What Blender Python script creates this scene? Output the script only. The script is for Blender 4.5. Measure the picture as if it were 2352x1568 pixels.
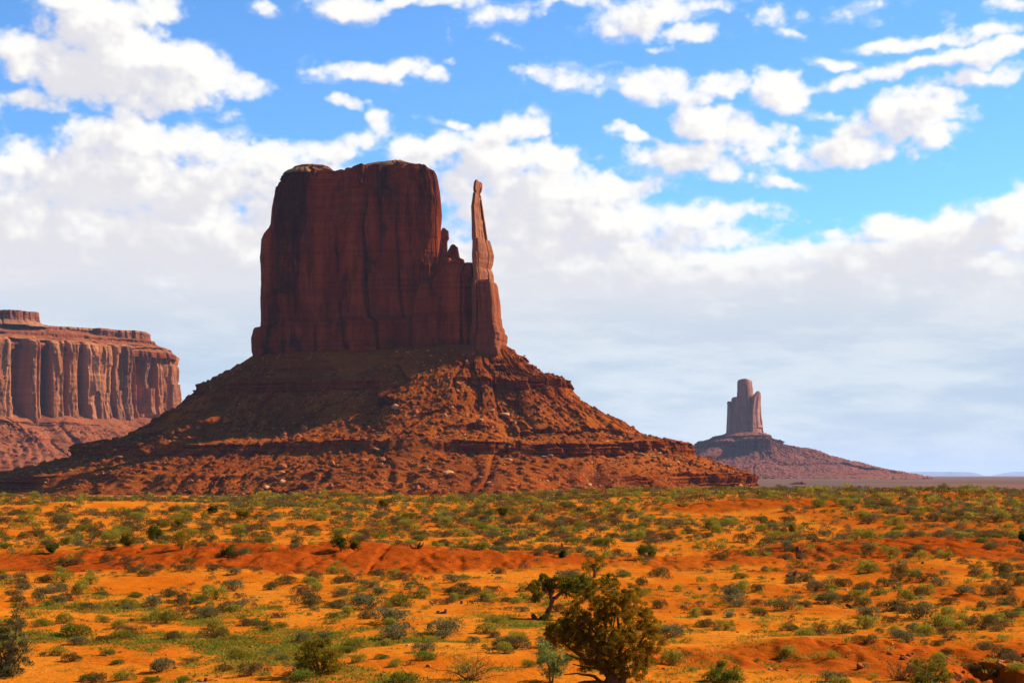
import bpy, math, random
import numpy as np
from mathutils import Vector

random.seed(7)
RNG = np.random.default_rng(11)
C = bpy.context.scene.collection
SC = bpy.context.scene
for _o in list(bpy.data.objects):
    bpy.data.objects.remove(_o)

# ------------------------------------------------------------------ camera
# Measurements in this script are read off the photograph on a 2352 x 1568 grid; the
# lens is 55 mm on a 36 mm sensor and the true horizon lies at row 1092 of that grid.
FPX, CX, CY, HZ = 3593.0, 1176.0, 784.0, 1092.0
PITCH = math.atan((HZ - CY) / FPX)
CZ = 8.0
cam_d = bpy.data.cameras.new('camera')
cam = bpy.data.objects.new('camera', cam_d)
C.objects.link(cam)
cam.location = (0, 0, CZ)
cam.rotation_euler = (math.pi / 2 + PITCH, 0, 0)
cam_d.sensor_width = 36.0
cam_d.lens = FPX / 2352 * 36.0
cam_d.clip_start = 0.5
cam_d.clip_end = 200000
SC.camera = cam


def ray(px, py):
    """slopes (x/y, z/y) of the line of sight through a point of the photograph"""
    x, z = (px - CX) / FPX, (CY - py) / FPX
    cp, sp = math.cos(PITCH), math.sin(PITCH)
    Y, Z = cp - sp * z, sp + cp * z
    return x / Y, Z / Y


def at(px, py, Y):
    u, v = ray(px, py)
    return np.array((u * Y, Y, CZ + v * Y))


# ------------------------------------------------------------------ light
SUN_EL, SUN_BEHIND = math.radians(35), math.radians(22)     # sun to the right, a little behind the butte
SUN_DIR = Vector((math.cos(SUN_EL) * math.cos(SUN_BEHIND), math.cos(SUN_EL) * math.sin(SUN_BEHIND), math.sin(SUN_EL)))
sun_d = bpy.data.lights.new('sun', 'SUN')
sun_d.energy = 5.0
sun_d.angle = math.radians(0.5)
sun_d.color = (1.0, 0.93, 0.82)
sun = bpy.data.objects.new('sun', sun_d)
C.objects.link(sun)
sun.rotation_euler = SUN_DIR.to_track_quat('Z', 'Y').to_euler()
sun.location = (300, 100, 400)

SC.view_settings.view_transform = 'Standard'
SC.view_settings.look = 'None'
SC.view_settings.exposure = 1.15
SC.view_settings.gamma = 1.0
SC.cycles.max_bounces = 6
SC.cycles.diffuse_bounces = 1
SC.cycles.glossy_bounces = 1
SC.cycles.transparent_max_bounces = 8
SC.cycles.volume_bounces = 0
SC.cycles.use_denoising = True
SC.cycles.denoising_prefilter = 'NONE'


class NT:
    """small helper to write node trees"""
    def __init__(self, tree):
        self.t = tree
        self.n = tree.nodes
        self.l = tree.links

    def put(self, sock, v):
        if hasattr(v, 'is_output') or isinstance(v, bpy.types.NodeSocket):
            self.l.new(v, sock)
        elif v is not None:
            if sock.type == 'RGBA' and not isinstance(v, (int, float)) and len(v) == 3:
                v = (*v, 1)
            sock.default_value = v

    def math(self, op, a, b=None, c=None, clamp=False):
        n = self.n.new('ShaderNodeMath')
        n.operation = op
        n.use_clamp = clamp
        for i, v in enumerate((a, b, c)):
            if v is not None:
                self.put(n.inputs[i], v)
        return n.outputs[0]

    def vmath(self, op, a, b=None, scale=None):
        n = self.n.new('ShaderNodeVectorMath')
        n.operation = op
        self.put(n.inputs[0], a)
        if b is not None:
            self.put(n.inputs[1], b)
        if scale is not None:
            self.put(n.inputs['Scale'], scale)
        return n.outputs['Value'] if op in ('LENGTH', 'DOT_PRODUCT') else n.outputs[0]

    def noise(self, vec, scale, detail=4, rough=0.5, dist=0.0, color=False):
        n = self.n.new('ShaderNodeTexNoise')
        if vec is not None:
            self.put(n.inputs['Vector'], vec)
        n.inputs['Scale'].default_value = scale
        n.inputs['Detail'].default_value = detail
        n.inputs['Roughness'].default_value = rough
        n.inputs['Distortion'].default_value = dist
        return n.outputs['Color' if color else 'Fac']

    def voronoi(self, vec, scale, out='Distance', feature='F1'):
        n = self.n.new('ShaderNodeTexVoronoi')
        n.feature = feature
        self.put(n.inputs['Vector'], vec)
        n.inputs['Scale'].default_value = scale
        return n.outputs[out]

    def maprange(self, v, a, b, c=0.0, d=1.0, smooth=True):
        n = self.n.new('ShaderNodeMapRange')
        n.interpolation_type = 'SMOOTHSTEP' if smooth else 'LINEAR'
        self.put(n.inputs[0], v)
        for i, x in enumerate((a, b, c, d)):
            self.put(n.inputs[i + 1], x)
        return n.outputs[0]

    def mix(self, f, a, b, blend='MIX'):
        n = self.n.new('ShaderNodeMix')
        n.data_type = 'RGBA'
        n.blend_type = blend
        self.put(n.inputs[0], f)
        self.put(n.inputs[6], a)
        self.put(n.inputs[7], b)
        return n.outputs[2]

    def comb(self, x, y, z=0.0):
        n = self.n.new('ShaderNodeCombineXYZ')
        for i, v in enumerate((x, y, z)):
            self.put(n.inputs[i], v)
        return n.outputs[0]

    def sep(self, v):
        n = self.n.new('ShaderNodeSeparateXYZ')
        self.put(n.inputs[0], v)
        return n.outputs

    def mapping(self, v, loc=(0, 0, 0), rot=(0, 0, 0), scale=(1, 1, 1), typ='POINT'):
        n = self.n.new('ShaderNodeMapping')
        n.vector_type = typ
        self.put(n.inputs['Vector'], v)
        n.inputs['Location'].default_value = loc
        n.inputs['Rotation'].default_value = rot
        n.inputs['Scale'].default_value = scale
        return n.outputs[0]


# ------------------------------------------------------------------ numeric noise
def _h(ix, iy, seed):
    n = (ix.astype(np.int64) * 374761393 + iy.astype(np.int64) * 668265263 + seed * 974634777) & 0xffffffff
    n = ((n ^ (n >> 13)) * 1274126177) & 0xffffffff
    n = ((n ^ (n >> 16)) * 2246822519) & 0xffffffff
    return ((n ^ (n >> 15)) & 0xffffff) / float(0x1000000)


def vnoise(x, y, seed=0):
    x, y = np.broadcast_arrays(np.asarray(x, float), np.asarray(y, float))
    ix, iy = np.floor(x), np.floor(y)
    fx, fy = x - ix, y - iy
    fx, fy = fx * fx * (3 - 2 * fx), fy * fy * (3 - 2 * fy)
    a, b = _h(ix, iy, seed), _h(ix + 1, iy, seed)
    c, d = _h(ix, iy + 1, seed), _h(ix + 1, iy + 1, seed)
    return (a + (b - a) * fx) * (1 - fy) + (c + (d - c) * fx) * fy - .5


def fbm(x, y, oct=4, seed=0, gain=.5):
    s, a, t = 0.0, 1.0, 0.0
    for k in range(oct):
        s = s + a * vnoise(np.asarray(x) * 2 ** k + 13.7 * k, np.asarray(y) * 2 ** k - 7.1 * k, seed + k)
        t += a
        a *= gain
    return s / t * 2


def worley(x, y, seed=0):
    """cell value (0..1) and distance to the cell border"""
    x, y = np.broadcast_arrays(np.asarray(x, float), np.asarray(y, float))
    ix, iy = np.floor(x), np.floor(y)
    f1 = np.full(x.shape, 9.0)
    f2 = np.full(x.shape, 9.0)
    cid = np.zeros(x.shape)
    for dx in (-1, 0, 1):
        for dy in (-1, 0, 1):
            jx, jy = ix + dx, iy + dy
            px, py = jx + _h(jx, jy, seed), jy + _h(jx, jy, seed + 57)
            d = np.hypot(px - x, py - y)
            v = _h(jx, jy, seed + 113)
            near = d < f1
            f2 = np.where(near, f1, np.minimum(f2, d))
            cid = np.where(near, v, cid)
            f1 = np.where(near, d, f1)
    return cid, f2 - f1


def sstep(a, b, x):
    t = np.clip((np.asarray(x, float) - a) / (b - a), 0, 1)
    return t * t * (3 - 2 * t)


# each cloud mass: bearing and elevation (read on the photograph grid), half width, half height, tilt in degrees, strength
CLOUDS = [
    (225, 75, 165, 105, 0, 1.2), (80, 115, 130, 72, 0, 1.15), (400, 160, 165, 92, -12, 1.2), (300, 190, 170, 78, -8, 1.1),
    (520, 185, 115, 48, -10, 1.0), (545, 262, 55, 22, 0, .8), (370, 20, 75, 70, 0, 1.0), (230, 150, 210, 90, 0, 1.25),
    (75, 237, 120, 28, -4, .9),
    (275, 335, 130, 75, 0, 1.2), (110, 400, 170, 68, 0, 1.1), (440, 350, 220, 72, -6, 1.15), (620, 385, 170, 80, -14, 1.15),
    (330, 440, 430, 110, 0, 1.3), (60, 470, 190, 80, 0, .95), (700, 470, 300, 120, 0, 1.2), (350, 600, 500, 130, 0, 1.1),
    (605, 28, 50, 24, -15, .85), (770, 12, 150, 34, 0, 1.0), (970, 2, 170, 20, 0, .9),
    (835, 165, 135, 30, -3, 1.0), (920, 158, 70, 28, 8, .95), (1000, 170, 34, 26, 0, .8), (1045, 140, 20, 12, 0, .6),
    (808, 243, 58, 20, -20, .95), (868, 280, 60, 34, -40, 1.05), (845, 325, 90, 34, 20, .95), (760, 350, 120, 30, 0, .95),
    (1155, 100, 74, 17, -8, .75), (1098, 213, 36, 7, 0, .6),
    (1190, 30, 110, 36, 5, .85), (1310, 5, 160, 24, 0, .9), (1490, 30, 150, 52, 8, .95), (1600, 75, 95, 28, 0, .85),
    (1640, 10, 150, 25, 0, .8), (1775, 35, 80, 34, -10, .95), (1830, 72, 60, 18, -12, .8), (1530, 105, 45, 9, 0, .6), (2000, 18, 120, 32, 8, .75),
    (2330, 15, 60, 22, 0, .8),
    (1305, 180, 120, 36, -10, 1.05), (1225, 165, 60, 18, -6, .8), (1540, 200, 130, 50, -8, 1.15), (1660, 200, 120, 44, 0, 1.05),
    (1790, 215, 95, 58, -20, 1.1), (1400, 155, 60, 16, 0, .65), (1870, 262, 110, 22, -10, .85),
    (1640, 295, 110, 58, -18, 1.15), (1480, 318, 120, 22, -12, .9), (1620, 370, 150, 58, -5, 1.15), (1720, 410, 105, 24, -8, .95),
    (1390, 362, 50, 18, 0, .65), (1820, 320, 150, 30, -8, .9), (1950, 345, 190, 36, 5, 1.1), (2060, 280, 160, 64, 14, 1.15),
    (2130, 225, 100, 24, -3, .95), (2130, 320, 80, 40, 25, 1.0), (1480, 370, 60, 40, 0, .7),
    (2130, 160, 240, 24, 6, 1.0), (2260, 125, 130, 30, 8, 1.05), (2080, 105, 130, 20, 0, .95), (2260, 80, 110, 26, 8, 1.0),
    (1910, 145, 85, 16, -14, .85), (2230, 185, 150, 20, 5, .9), (2310, 218, 30, 9, 5, .6),
    (1160, 292, 110, 32, 10, 1.0), (1040, 282, 80, 14, -6, .7), (1010, 345, 130, 48, 0, 1.15), (1140, 365, 130, 60, 0, 1.2),
    (1272, 365, 58, 52, 0, 1.2), (1210, 440, 230, 95, 0, 1.3), (1400, 440, 170, 60, -5, 1.0), (1340, 520, 320, 90, 0, 1.2),
    (1600, 500, 200, 36, 0, .95), (1500, 560, 300, 60, 0, 1.1), (1700, 490, 80, 16, 0, .7),
    (2330, 490, 90, 66, 0, 1.25), (2210, 520, 150, 50, 12, 1.15), (2060, 540, 170, 44, 5, 1.05), (1920, 545, 130, 24, 0, .9),
    (2150, 590, 400, 66, 0, 1.2), (1960, 590, 160, 30, 0, .9), (1800, 620, 300, 45, 0, 1.0),
]


# ------------------------------------------------------------------ sky with clouds (world)
world = bpy.data.worlds.new('World')
SC.world = world
world.use_nodes = True
world.node_tree.nodes.clear()


def sky_xy(px, py):
    u, v = ray(px, py)
    return math.atan(u) * FPX, math.atan(v / math.hypot(1, u)) * FPX


SKY_STEP, SKY_W, SKY_H = 2.0, 1800, 800     # cloud map: a window of bearings and elevations, 2 units (1/1800 rad) a cell


def shift(a, dx, dy):
    """a moved so that cell (i, j) shows what lies dx, dy cells further right and up"""
    h, w = a.shape
    yy = np.clip(np.arange(h) + dy, 0, h - 1).astype(int)
    xx = np.clip(np.arange(w) + dx, 0, w - 1).astype(int)
    return a[yy][:, xx]


def blur(a, k):
    kern = np.hanning(2 * k + 3)
    kern /= kern.sum()
    f = lambda r: np.convolve(np.pad(r, k + 1, mode='edge'), kern, 'valid')
    return np.apply_along_axis(f, 0, np.apply_along_axis(f, 1, a))


def cloud_map():
    x = (np.arange(SKY_W) - SKY_W / 2 + .5) * SKY_STEP
    y = (np.arange(SKY_H) - 20 + .5) * SKY_STEP
    X, Y = np.meshgrid(x, y)
    wx = 34 * fbm(X / 120, Y / 90, 3, 201) + 15 * fbm(X / 40, Y / 34, 3, 203)
    wy = 24 * fbm(X / 120, Y / 90, 3, 205) + 12 * fbm(X / 40, Y / 34, 3, 207)
    U, V = X + wx, Y + wy
    field = np.zeros_like(X)
    for (cx, cy, rx, ry, rot, st) in CLOUDS:
        a, e = sky_xy(cx, cy)
        c_, s_ = math.cos(math.radians(rot)), math.sin(math.radians(rot))
        dx, dy = U - a, V - e
        q = np.hypot((dx * c_ + dy * s_) / (rx * 1.3), (dy * c_ - dx * s_) / (ry * 1.3))
        field = np.maximum(field, st * np.clip(1 - q ** 1.7, 0, 1))
    bank = sstep(620, 470, Y + 60 * fbm(X / 260, Y / 60, 4, 211) - 60 * sstep(-100, -500, X)) * 1.35
    field = np.maximum(field, bank)
    beyond = sstep(1250, 1600, np.abs(X)) * (.35 + .6 * fbm(X / 300, Y / 110, 3, 213))
    field = np.maximum(field, beyond)
    f1 = fbm(X / 70, Y / 52, 8, 221, .56)
    # rounded heads: distance to scattered centres at three sizes
    def heads(k, seed):
        xx, yy = (X + .45 * k * fbm(X / k, Y / k, 2, seed + 5)) / k, (Y + .45 * k * fbm(X / k + 9, Y / k, 2, seed + 6)) / (k * .85)
        ix, iy = np.floor(xx), np.floor(yy)
        best = np.full(xx.shape, 9.0)
        for i in (-1, 0, 1):
            for j in (-1, 0, 1):
                px, py = ix + i + _h(ix + i, iy + j, seed), iy + j + _h(ix + i, iy + j, seed + 57)
                best = np.minimum(best, np.hypot(px - xx, py - yy))
        return .5 - np.minimum(best, 1.1)
    bil = .5 * heads(62, 231) + .3 * heads(30, 233) + .18 * heads(15, 235)
    puffy = sstep(430, 620, Y)
    D = field + .62 * f1 + .55 * bil * puffy + .30 * fbm(X / 240, Y / 34, 5, 241) * (1 - puffy)
    alpha = sstep(.40, .88, D)
    wisp = .40 * sstep(.22, .55, D) * sstep(-.1, .5, fbm(X / 90, Y / 26, 6, 251, .6))
    alpha = np.maximum(alpha, wisp) * (.78 + .22 * sstep(.5, 1.15, D))
    alpha = np.maximum(alpha, sstep(430, 330, Y))
    # thickness, and how much of it lies between a point and the sun (right and up)
    T = np.clip(D - .42, 0, None)
    Tb = blur(T, 3)
    acc = np.zeros_like(T)
    for k in range(1, 13):
        acc += shift(Tb, int(round(4.2 * k)), int(round(2.9 * k))) * (1.0 if k < 5 else .75)
    rel = acc / 12 - Tb * .42
    L = np.exp(-np.clip(rel, 0, None) * 3.2)
    L = L * (1 - .22 * sstep(.55, 1.3, blur(T, 10))) + .25 * np.clip(Tb - shift(Tb, 5, 4), -.4, .5)
    L = np.clip(L + .14 * f1 + .22 * bil * puffy - .03, 0, 1)
    streak = .52 + .36 * fbm((X + .5 * Y) / 170, Y / 36, 7, 261, .64) + .40 * fbm(X / 420, Y / 120, 3, 263)
    return alpha, L, np.clip(streak, 0, 1)


def build_world():
    al, lit, streak = cloud_map()
    img = bpy.data.images.new('cloud_map', SKY_W, SKY_H, float_buffer=True, alpha=True)
    img.colorspace_settings.name = 'Non-Color'
    px = np.stack([al, lit, streak, np.ones_like(al)], -1).astype(np.float32)
    img.pixels.foreach_set(px.ravel())
    img.update()
    img.pack()
    W = NT(world.node_tree)
    tc = W.n.new('ShaderNodeTexCoord')
    dv = W.sep(tc.outputs['Generated'])
    az = W.math('MULTIPLY', W.math('ARCTAN2', dv[0], dv[1]), FPX)
    el = W.math('MULTIPLY', W.math('ARCSINE', dv[2]), FPX)
    tx = W.n.new('ShaderNodeTexImage')
    tx.image = img
    tx.extension = 'EXTEND'
    tx.interpolation = 'Cubic'
    u = W.math('ADD', W.math('DIVIDE', az, SKY_STEP * SKY_W), .5)
    v = W.math('DIVIDE', W.math('ADD', el, 20 * SKY_STEP), SKY_STEP * SKY_H)
    W.put(tx.inputs[0], W.comb(u, v))
    ch = W.n.new('ShaderNodeSeparateColor')
    W.l.new(tx.outputs[0], ch.inputs[0])
    alpha, lit, streak = ch.outputs
    # round the rest of the dome the sky is clear with a few broken clouds
    ang = W.comb(az, el)
    ragged = W.math('ADD', W.math('ABSOLUTE', az), W.math('MULTIPLY', W.math('SUBTRACT', W.noise(ang, 1 / 260, 5, .6), .5), 900))
    inside = W.math('MULTIPLY', W.maprange(ragged, 1760, 1420), W.maprange(el, 1540, 1300))
    loose = W.maprange(W.noise(W.mapping(ang, scale=(.6, 1, 1)), 1 / 420, 7, .6), .60, .74)
    loose = W.math('MULTIPLY', loose, W.maprange(W.math('ABSOLUTE', az), 4200, 2400))
    loose = W.math('MULTIPLY', loose, W.maprange(el, 5000, 3000))
    alpha = W.math('ADD', W.math('MULTIPLY', alpha, inside), W.math('MULTIPLY', loose, W.math('SUBTRACT', 1.0, inside)))
    hi = W.mix(W.maprange(lit, .22, .85), (.785, .77, .81), (1.03, 1.01, .965))
    lo = W.mix(W.maprange(streak, .25, .75), (.53, .655, .80), (.735, .815, .885))
    lowness = W.maprange(el, 560, 200)
    mid = W.mix(W.math('MULTIPLY', W.maprange(el, 760, 480), W.maprange(streak, .55, .15)), hi, (.815, .81, .84))
    cloud = W.mix(lowness, mid, lo)
    sky = W.n.new('ShaderNodeTexSky')
    sky.sky_type = 'NISHITA'
    sky.sun_disc = False
    sky.sun_elevation = SUN_EL
    sky.sun_rotation = math.radians(90) - SUN_BEHIND
    sky.altitude = 1600
    sky.air_density = 1.0
    sky.dust_density = 0.3
    sky.ozone_density = 1.0
    tint = W.mix(1.0, sky.outputs[0], SKY_TINT, 'MULTIPLY')
    bg_sky = W.n.new('ShaderNodeBackground')
    W.put(bg_sky.inputs[0], tint)
    bg_sky.inputs[1].default_value = SKY_STRENGTH
    bg_cl = W.n.new('ShaderNodeBackground')
    W.put(bg_cl.inputs[0], cloud)
    bg_cl.inputs[1].default_value = CLOUD_STRENGTH
    ms = W.n.new('ShaderNodeMixShader')
    W.put(ms.inputs[0], W.math('MULTIPLY', alpha, W.maprange(dv[2], -.012, -.002)))
    W.l.new(bg_sky.outputs[0], ms.inputs[1])
    W.l.new(bg_cl.outputs[0], ms.inputs[2])
    wo = W.n.new('ShaderNodeOutputWorld')
    W.l.new(ms.outputs[0], wo.inputs[0])
    world.cycles.sampling_method = 'MANUAL'
    world.cycles.sample_map_resolution = 1024


SKY_STRENGTH, SKY_TINT, CLOUD_STRENGTH = 0.068, (.60, 1.02, 1.42), .455
build_world()


# ------------------------------------------------------------------ mesh helpers
def make_mesh(name, verts, loops, sizes, mat, smooth=False, attrs=None):
    me = bpy.data.meshes.new(name)
    verts = np.asarray(verts, np.float32)
    loops = np.asarray(loops, np.int32).ravel()
    sizes = np.asarray(sizes, np.int32)
    me.vertices.add(len(verts))
    me.vertices.foreach_set('co', verts.ravel())
    me.loops.add(len(loops))
    me.loops.foreach_set('vertex_index', loops)
    me.polygons.add(len(sizes))
    me.polygons.foreach_set('loop_start', np.concatenate(([0], np.cumsum(sizes)[:-1])).astype(np.int32))
    me.polygons.foreach_set('loop_total', sizes)
    if smooth:
        me.polygons.foreach_set('use_smooth', np.ones(len(sizes), bool))
    me.update(calc_edges=True)
    for k, v in (attrs or {}).items():
        a = me.attributes.new(k, 'FLOAT', 'POINT')
        a.data.foreach_set('value', np.asarray(v, np.float32))
    if mat:
        me.materials.append(mat)
    return me


def link(name, me, parent=None, loc=None):
    o = bpy.data.objects.new(name, me)
    C.objects.link(o)
    if parent is not None:
        o.parent = parent
    if loc is not None:
        o.location = loc
    return o


def tag(o, label, cat, group=None):
    o['label'] = label
    o['category'] = cat
    if group:
        o['group'] = group
    return o


def kind(o, k):
    o['kind'] = k
    return o


def empty(name, loc, label, cat, group=None):
    o = bpy.data.objects.new(name, None)
    C.objects.link(o)
    o.location = loc
    return tag(o, label, cat, group)


def grid_faces(nv, nu, wrap=True):
    i = np.arange(nv - 1)[:, None]
    j = np.arange(nu if wrap else nu - 1)[None, :]
    jn = (j + 1) % nu
    return np.stack([i * nu + j, i * nu + jn, (i + 1) * nu + jn, (i + 1) * nu + j], -1).reshape(-1, 4)


def shell_mesh(name, X, Y, Z, mat, cap=True, smooth=False, attrs=None, origin=(0, 0, 0)):
    """rings of points (rows from bottom to top, columns anticlockwise seen from above) -> mesh, top closed"""
    nv, nu = X.shape
    V = np.stack([X, Y, Z], -1).reshape(-1, 3) - np.asarray(origin)
    F = grid_faces(nv, nu)
    loops, sizes = F.ravel(), np.full(len(F), 4)
    if cap:
        top = np.arange(nu) + (nv - 1) * nu
        loops = np.concatenate([loops, top])
        sizes = np.concatenate([sizes, [nu]])
    return make_mesh(name, V, loops, sizes, mat, smooth, attrs)


# ------------------------------------------------------------------ materials
ALB = .58      # the photograph is exposed for rock and sand, so their true colours are this much darker than first measured


def tone(*cs):
    return [tuple(x * ALB for x in c) for c in cs]


def new_mat(name, rough=.95):
    m = bpy.data.materials.new(name)
    m.use_nodes = True
    m.node_tree.nodes.clear()
    t = NT(m.node_tree)
    b = t.n.new('ShaderNodeBsdfPrincipled')
    b.inputs['Roughness'].default_value = rough
    b.inputs['Specular IOR Level'].default_value = .0
    o = t.n.new('ShaderNodeOutputMaterial')
    t.l.new(b.outputs[0], o.inputs[0])
    return m, t, b


def add_bump(t, b, h, strength=.5, dist=.3):
    n = t.n.new('ShaderNodeBump')
    n.inputs['Strength'].default_value = strength
    n.inputs['Distance'].default_value = dist
    t.put(n.inputs['Height'], h)
    t.l.new(n.outputs[0], b.inputs['Normal'])


def obj_coord(t):
    n = t.n.new('ShaderNodeTexCoord')
    return n.outputs['Object']


def geo(t, out):
    return t.n.new('ShaderNodeNewGeometry').outputs[out]


def attr(t, name):
    n = t.n.new('ShaderNodeAttribute')
    n.attribute_name = name
    return n.outputs['Fac']


def cliff_material(name, base, pale, dark, scale=1.0, varnish=.55, stain=(.035, .03, .035)):
    m, t, b = new_mat(name)
    base, pale, dark, stain = tone(base, pale, dark, stain)
    p = geo(t, 'Position')
    tall = t.mapping(p, scale=(1, 1, .16))
    c = t.mix(t.maprange(t.noise(tall, .05 / scale, 5, .6), .35, .68), base, pale)
    c = t.mix(t.math('MULTIPLY', t.maprange(t.noise(tall, .022 / scale, 6, .65, .6), .47, .62), varnish), c, dark)
    c = t.mix(t.math('MULTIPLY', t.maprange(t.noise(t.mapping(p, scale=(1, 1, .45)), .045 / scale, 5, .6), .56, .68), varnish * .8), c, stain)
    layers = t.noise(t.mapping(p, scale=(.012, .012, 1)), .28 / scale, 4, .7)
    c = t.mix(t.maprange(layers, .45, .62, 0, .3), c, dark)
    t.put(b.inputs['Base Color'], c)
    h = t.math('ADD', t.noise(p, .5 / scale, 6, .65), t.math('MULTIPLY', layers, .6))
    add_bump(t, b, h, .6, 1.2 * scale)
    return m


def talus_material(name, dirt, deep, stone, scrub, scale=1.0, scrub_amt=.5):
    m, t, b = new_mat(name)
    dirt, deep, stone, scrub = tone(dirt, deep, stone, scrub)
    p = geo(t, 'Position')
    nz = t.sep(geo(t, 'True Normal'))[2]
    c = t.mix(t.maprange(t.noise(p, .018 / scale, 5, .6), .35, .65), dirt, deep)
    # loose stones and low scrub that lie on the slope
    cell = t.voronoi(p, .42 / scale, 'Color')
    cs = t.sep(cell)
    d = t.voronoi(p, .42 / scale, 'Distance')
    big = t.noise(p, .012 / scale, 4, .55)
    stony = t.math('MULTIPLY', t.maprange(cs[0], .55, .75), t.maprange(d, .55, .3))
    stony = t.math('MULTIPLY', stony, t.maprange(big, .42, .58))
    c = t.mix(t.math('MULTIPLY', stony, .75), c, stone)
    green = t.math('MULTIPLY', t.maprange(cs[1], .6, .8), t.maprange(big, .62, .42))
    c = t.mix(t.math('MULTIPLY', green, scrub_amt), c, scrub)
    layers = t.noise(t.mapping(p, scale=(.01, .01, 1)), .45 / scale, 4, .7)
    steep = t.maprange(nz, .62, .35)
    ledge = t.mix(t.maprange(layers, .4, .62), deep, tuple(x * .55 for x in deep))
    c = t.mix(steep, c, ledge)
    t.put(b.inputs['Base Color'], c)
    h = t.math('ADD', t.noise(p, .35 / scale, 6, .7), t.math('MULTIPLY', stony, .5))
    add_bump(t, b, h, .7, 1.4 * scale)
    return m


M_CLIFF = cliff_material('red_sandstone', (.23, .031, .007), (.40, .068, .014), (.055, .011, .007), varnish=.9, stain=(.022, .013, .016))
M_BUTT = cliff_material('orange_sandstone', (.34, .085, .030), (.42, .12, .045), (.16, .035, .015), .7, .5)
M_THUMB = cliff_material('pale_thumb_sandstone', (.43, .135, .055), (.52, .19, .085), (.28, .075, .03), .5, .6, (.2, .085, .055))  # the thumb spire's own paler sandstone
M_TALUS = talus_material('red_talus', (.46, .092, .005), (.27, .046, .004), (.58, .20, .06), (.18, .09, .022), scrub_amt=.4)
M_CAP = talus_material('tan_cap_rock', (.40, .17, .06), (.24, .07, .03), (.5, .25, .10), (.2, .13, .05), .6)
M_MESA = cliff_material('pale_sandstone', (.44, .125, .040), (.60, .21, .075), (.22, .07, .035), 1.8, .85, (.13, .075, .06))
M_MESA_T = talus_material('mesa_talus', (.40, .10, .032), (.28, .062, .022), (.52, .20, .08), (.22, .12, .045), 2.0)
M_CAPM = talus_material('mesa_rim_rock', (.50, .19, .075), (.36, .10, .045), (.58, .28, .12), (.24, .15, .06), 1.2)
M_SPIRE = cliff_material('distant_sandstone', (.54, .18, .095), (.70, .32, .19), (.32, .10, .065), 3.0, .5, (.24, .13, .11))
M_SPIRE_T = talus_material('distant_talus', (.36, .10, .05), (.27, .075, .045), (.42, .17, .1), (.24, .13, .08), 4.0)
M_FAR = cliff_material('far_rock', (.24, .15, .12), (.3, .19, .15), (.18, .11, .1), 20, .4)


# ------------------------------------------------------------------ ground
_BD = [0, 10, 20, 30, 38, 45, 55, 70, 85, 100, 115, 135, 155, 175, 195, 210, 225, 245, 280, 340, 450, 700, 1500, 3000, 90000]
_BZ = [-6.3, -6.1, -5.85, -5.45, -5.12, -5.0, -4.95, -4.93, -4.88, -4.72, -4.42, -3.86, -3.42, -3.02, -2.78, -2.75, -3.0, -4.1, -6.8, -10, -14, -15, -14.5, -10.5, -10.5]


def px_of(x, y):
    return CX + FPX * np.asarray(x) / np.maximum(np.asarray(y), 1e-3) * 1.0


def red_mask(x, y):
    """1 where the ground is bare red clay mounds, 0 where it is blown orange sand"""
    m = 0
    for (cx, cy, rx, ry, a) in RED:
        d = np.hypot((x - cx) / rx, (y - cy) / ry)
        m = np.maximum(m, a * sstep(1.15, .75, d + .35 * fbm(x / 6, y / 9, 3, 5)))
    m = np.maximum(m, .6 * sstep(.1, .45, fbm(x / 17, y / 22, 4, 6)) * sstep(-.12, .06, x / np.maximum(y, 1)))
    return np.clip(m, 0, 1)


def bumps(x, y):
    z = 0.0
    for (cx, cy, rx, ry, hgt) in MOUNDS:
        d = np.hypot((x - cx) / rx, (y - cy) / ry)
        z = z + hgt * sstep(1, 0, d)
    return z


MOUNDS = [  # x, y, half width, half depth, height
    (-17, 92, 11, 13, .85), (-8.5, 91, 9, 13, .75), (-2.0, 86, 8, 11, .55), (-26, 96, 9, 12, .35), (4, 88, 8, 12, .35),
    (13.5, 88, 9, 9, .3), (24, 97, 12, 12, .65), (32, 103, 10, 12, .5), (27, 150, 16, 16, .7), (33, 136, 12, 12, .5), (15, 112, 8, 9, .25),
    (18.5, 78, 8, 9, .25), (-44, 165, 16, 16, .5), (-22, 150, 14, 14, .4), (-5, 128, 12, 10, .25), (46, 175, 18, 14, .4), (9.5, 46.5, 4.5, 3.5, .35),
]
RED = [(-15, 88, 17, 8, .95), (-4, 85, 13, 7, .9), (5, 86, 8, 6, .6), (26, 96, 15, 9, .9), (27, 150, 14, 9, .8), (13, 90, 9, 6, .75),
       (19, 80, 8, 6, .6), (10, 44, 8, 4, .8), (-40, 150, 9, 6, .55), (9, 65, 8, 7, .35), (-9, 128, 14, 6, .4), (34, 136, 10, 6, .4)]


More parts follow.
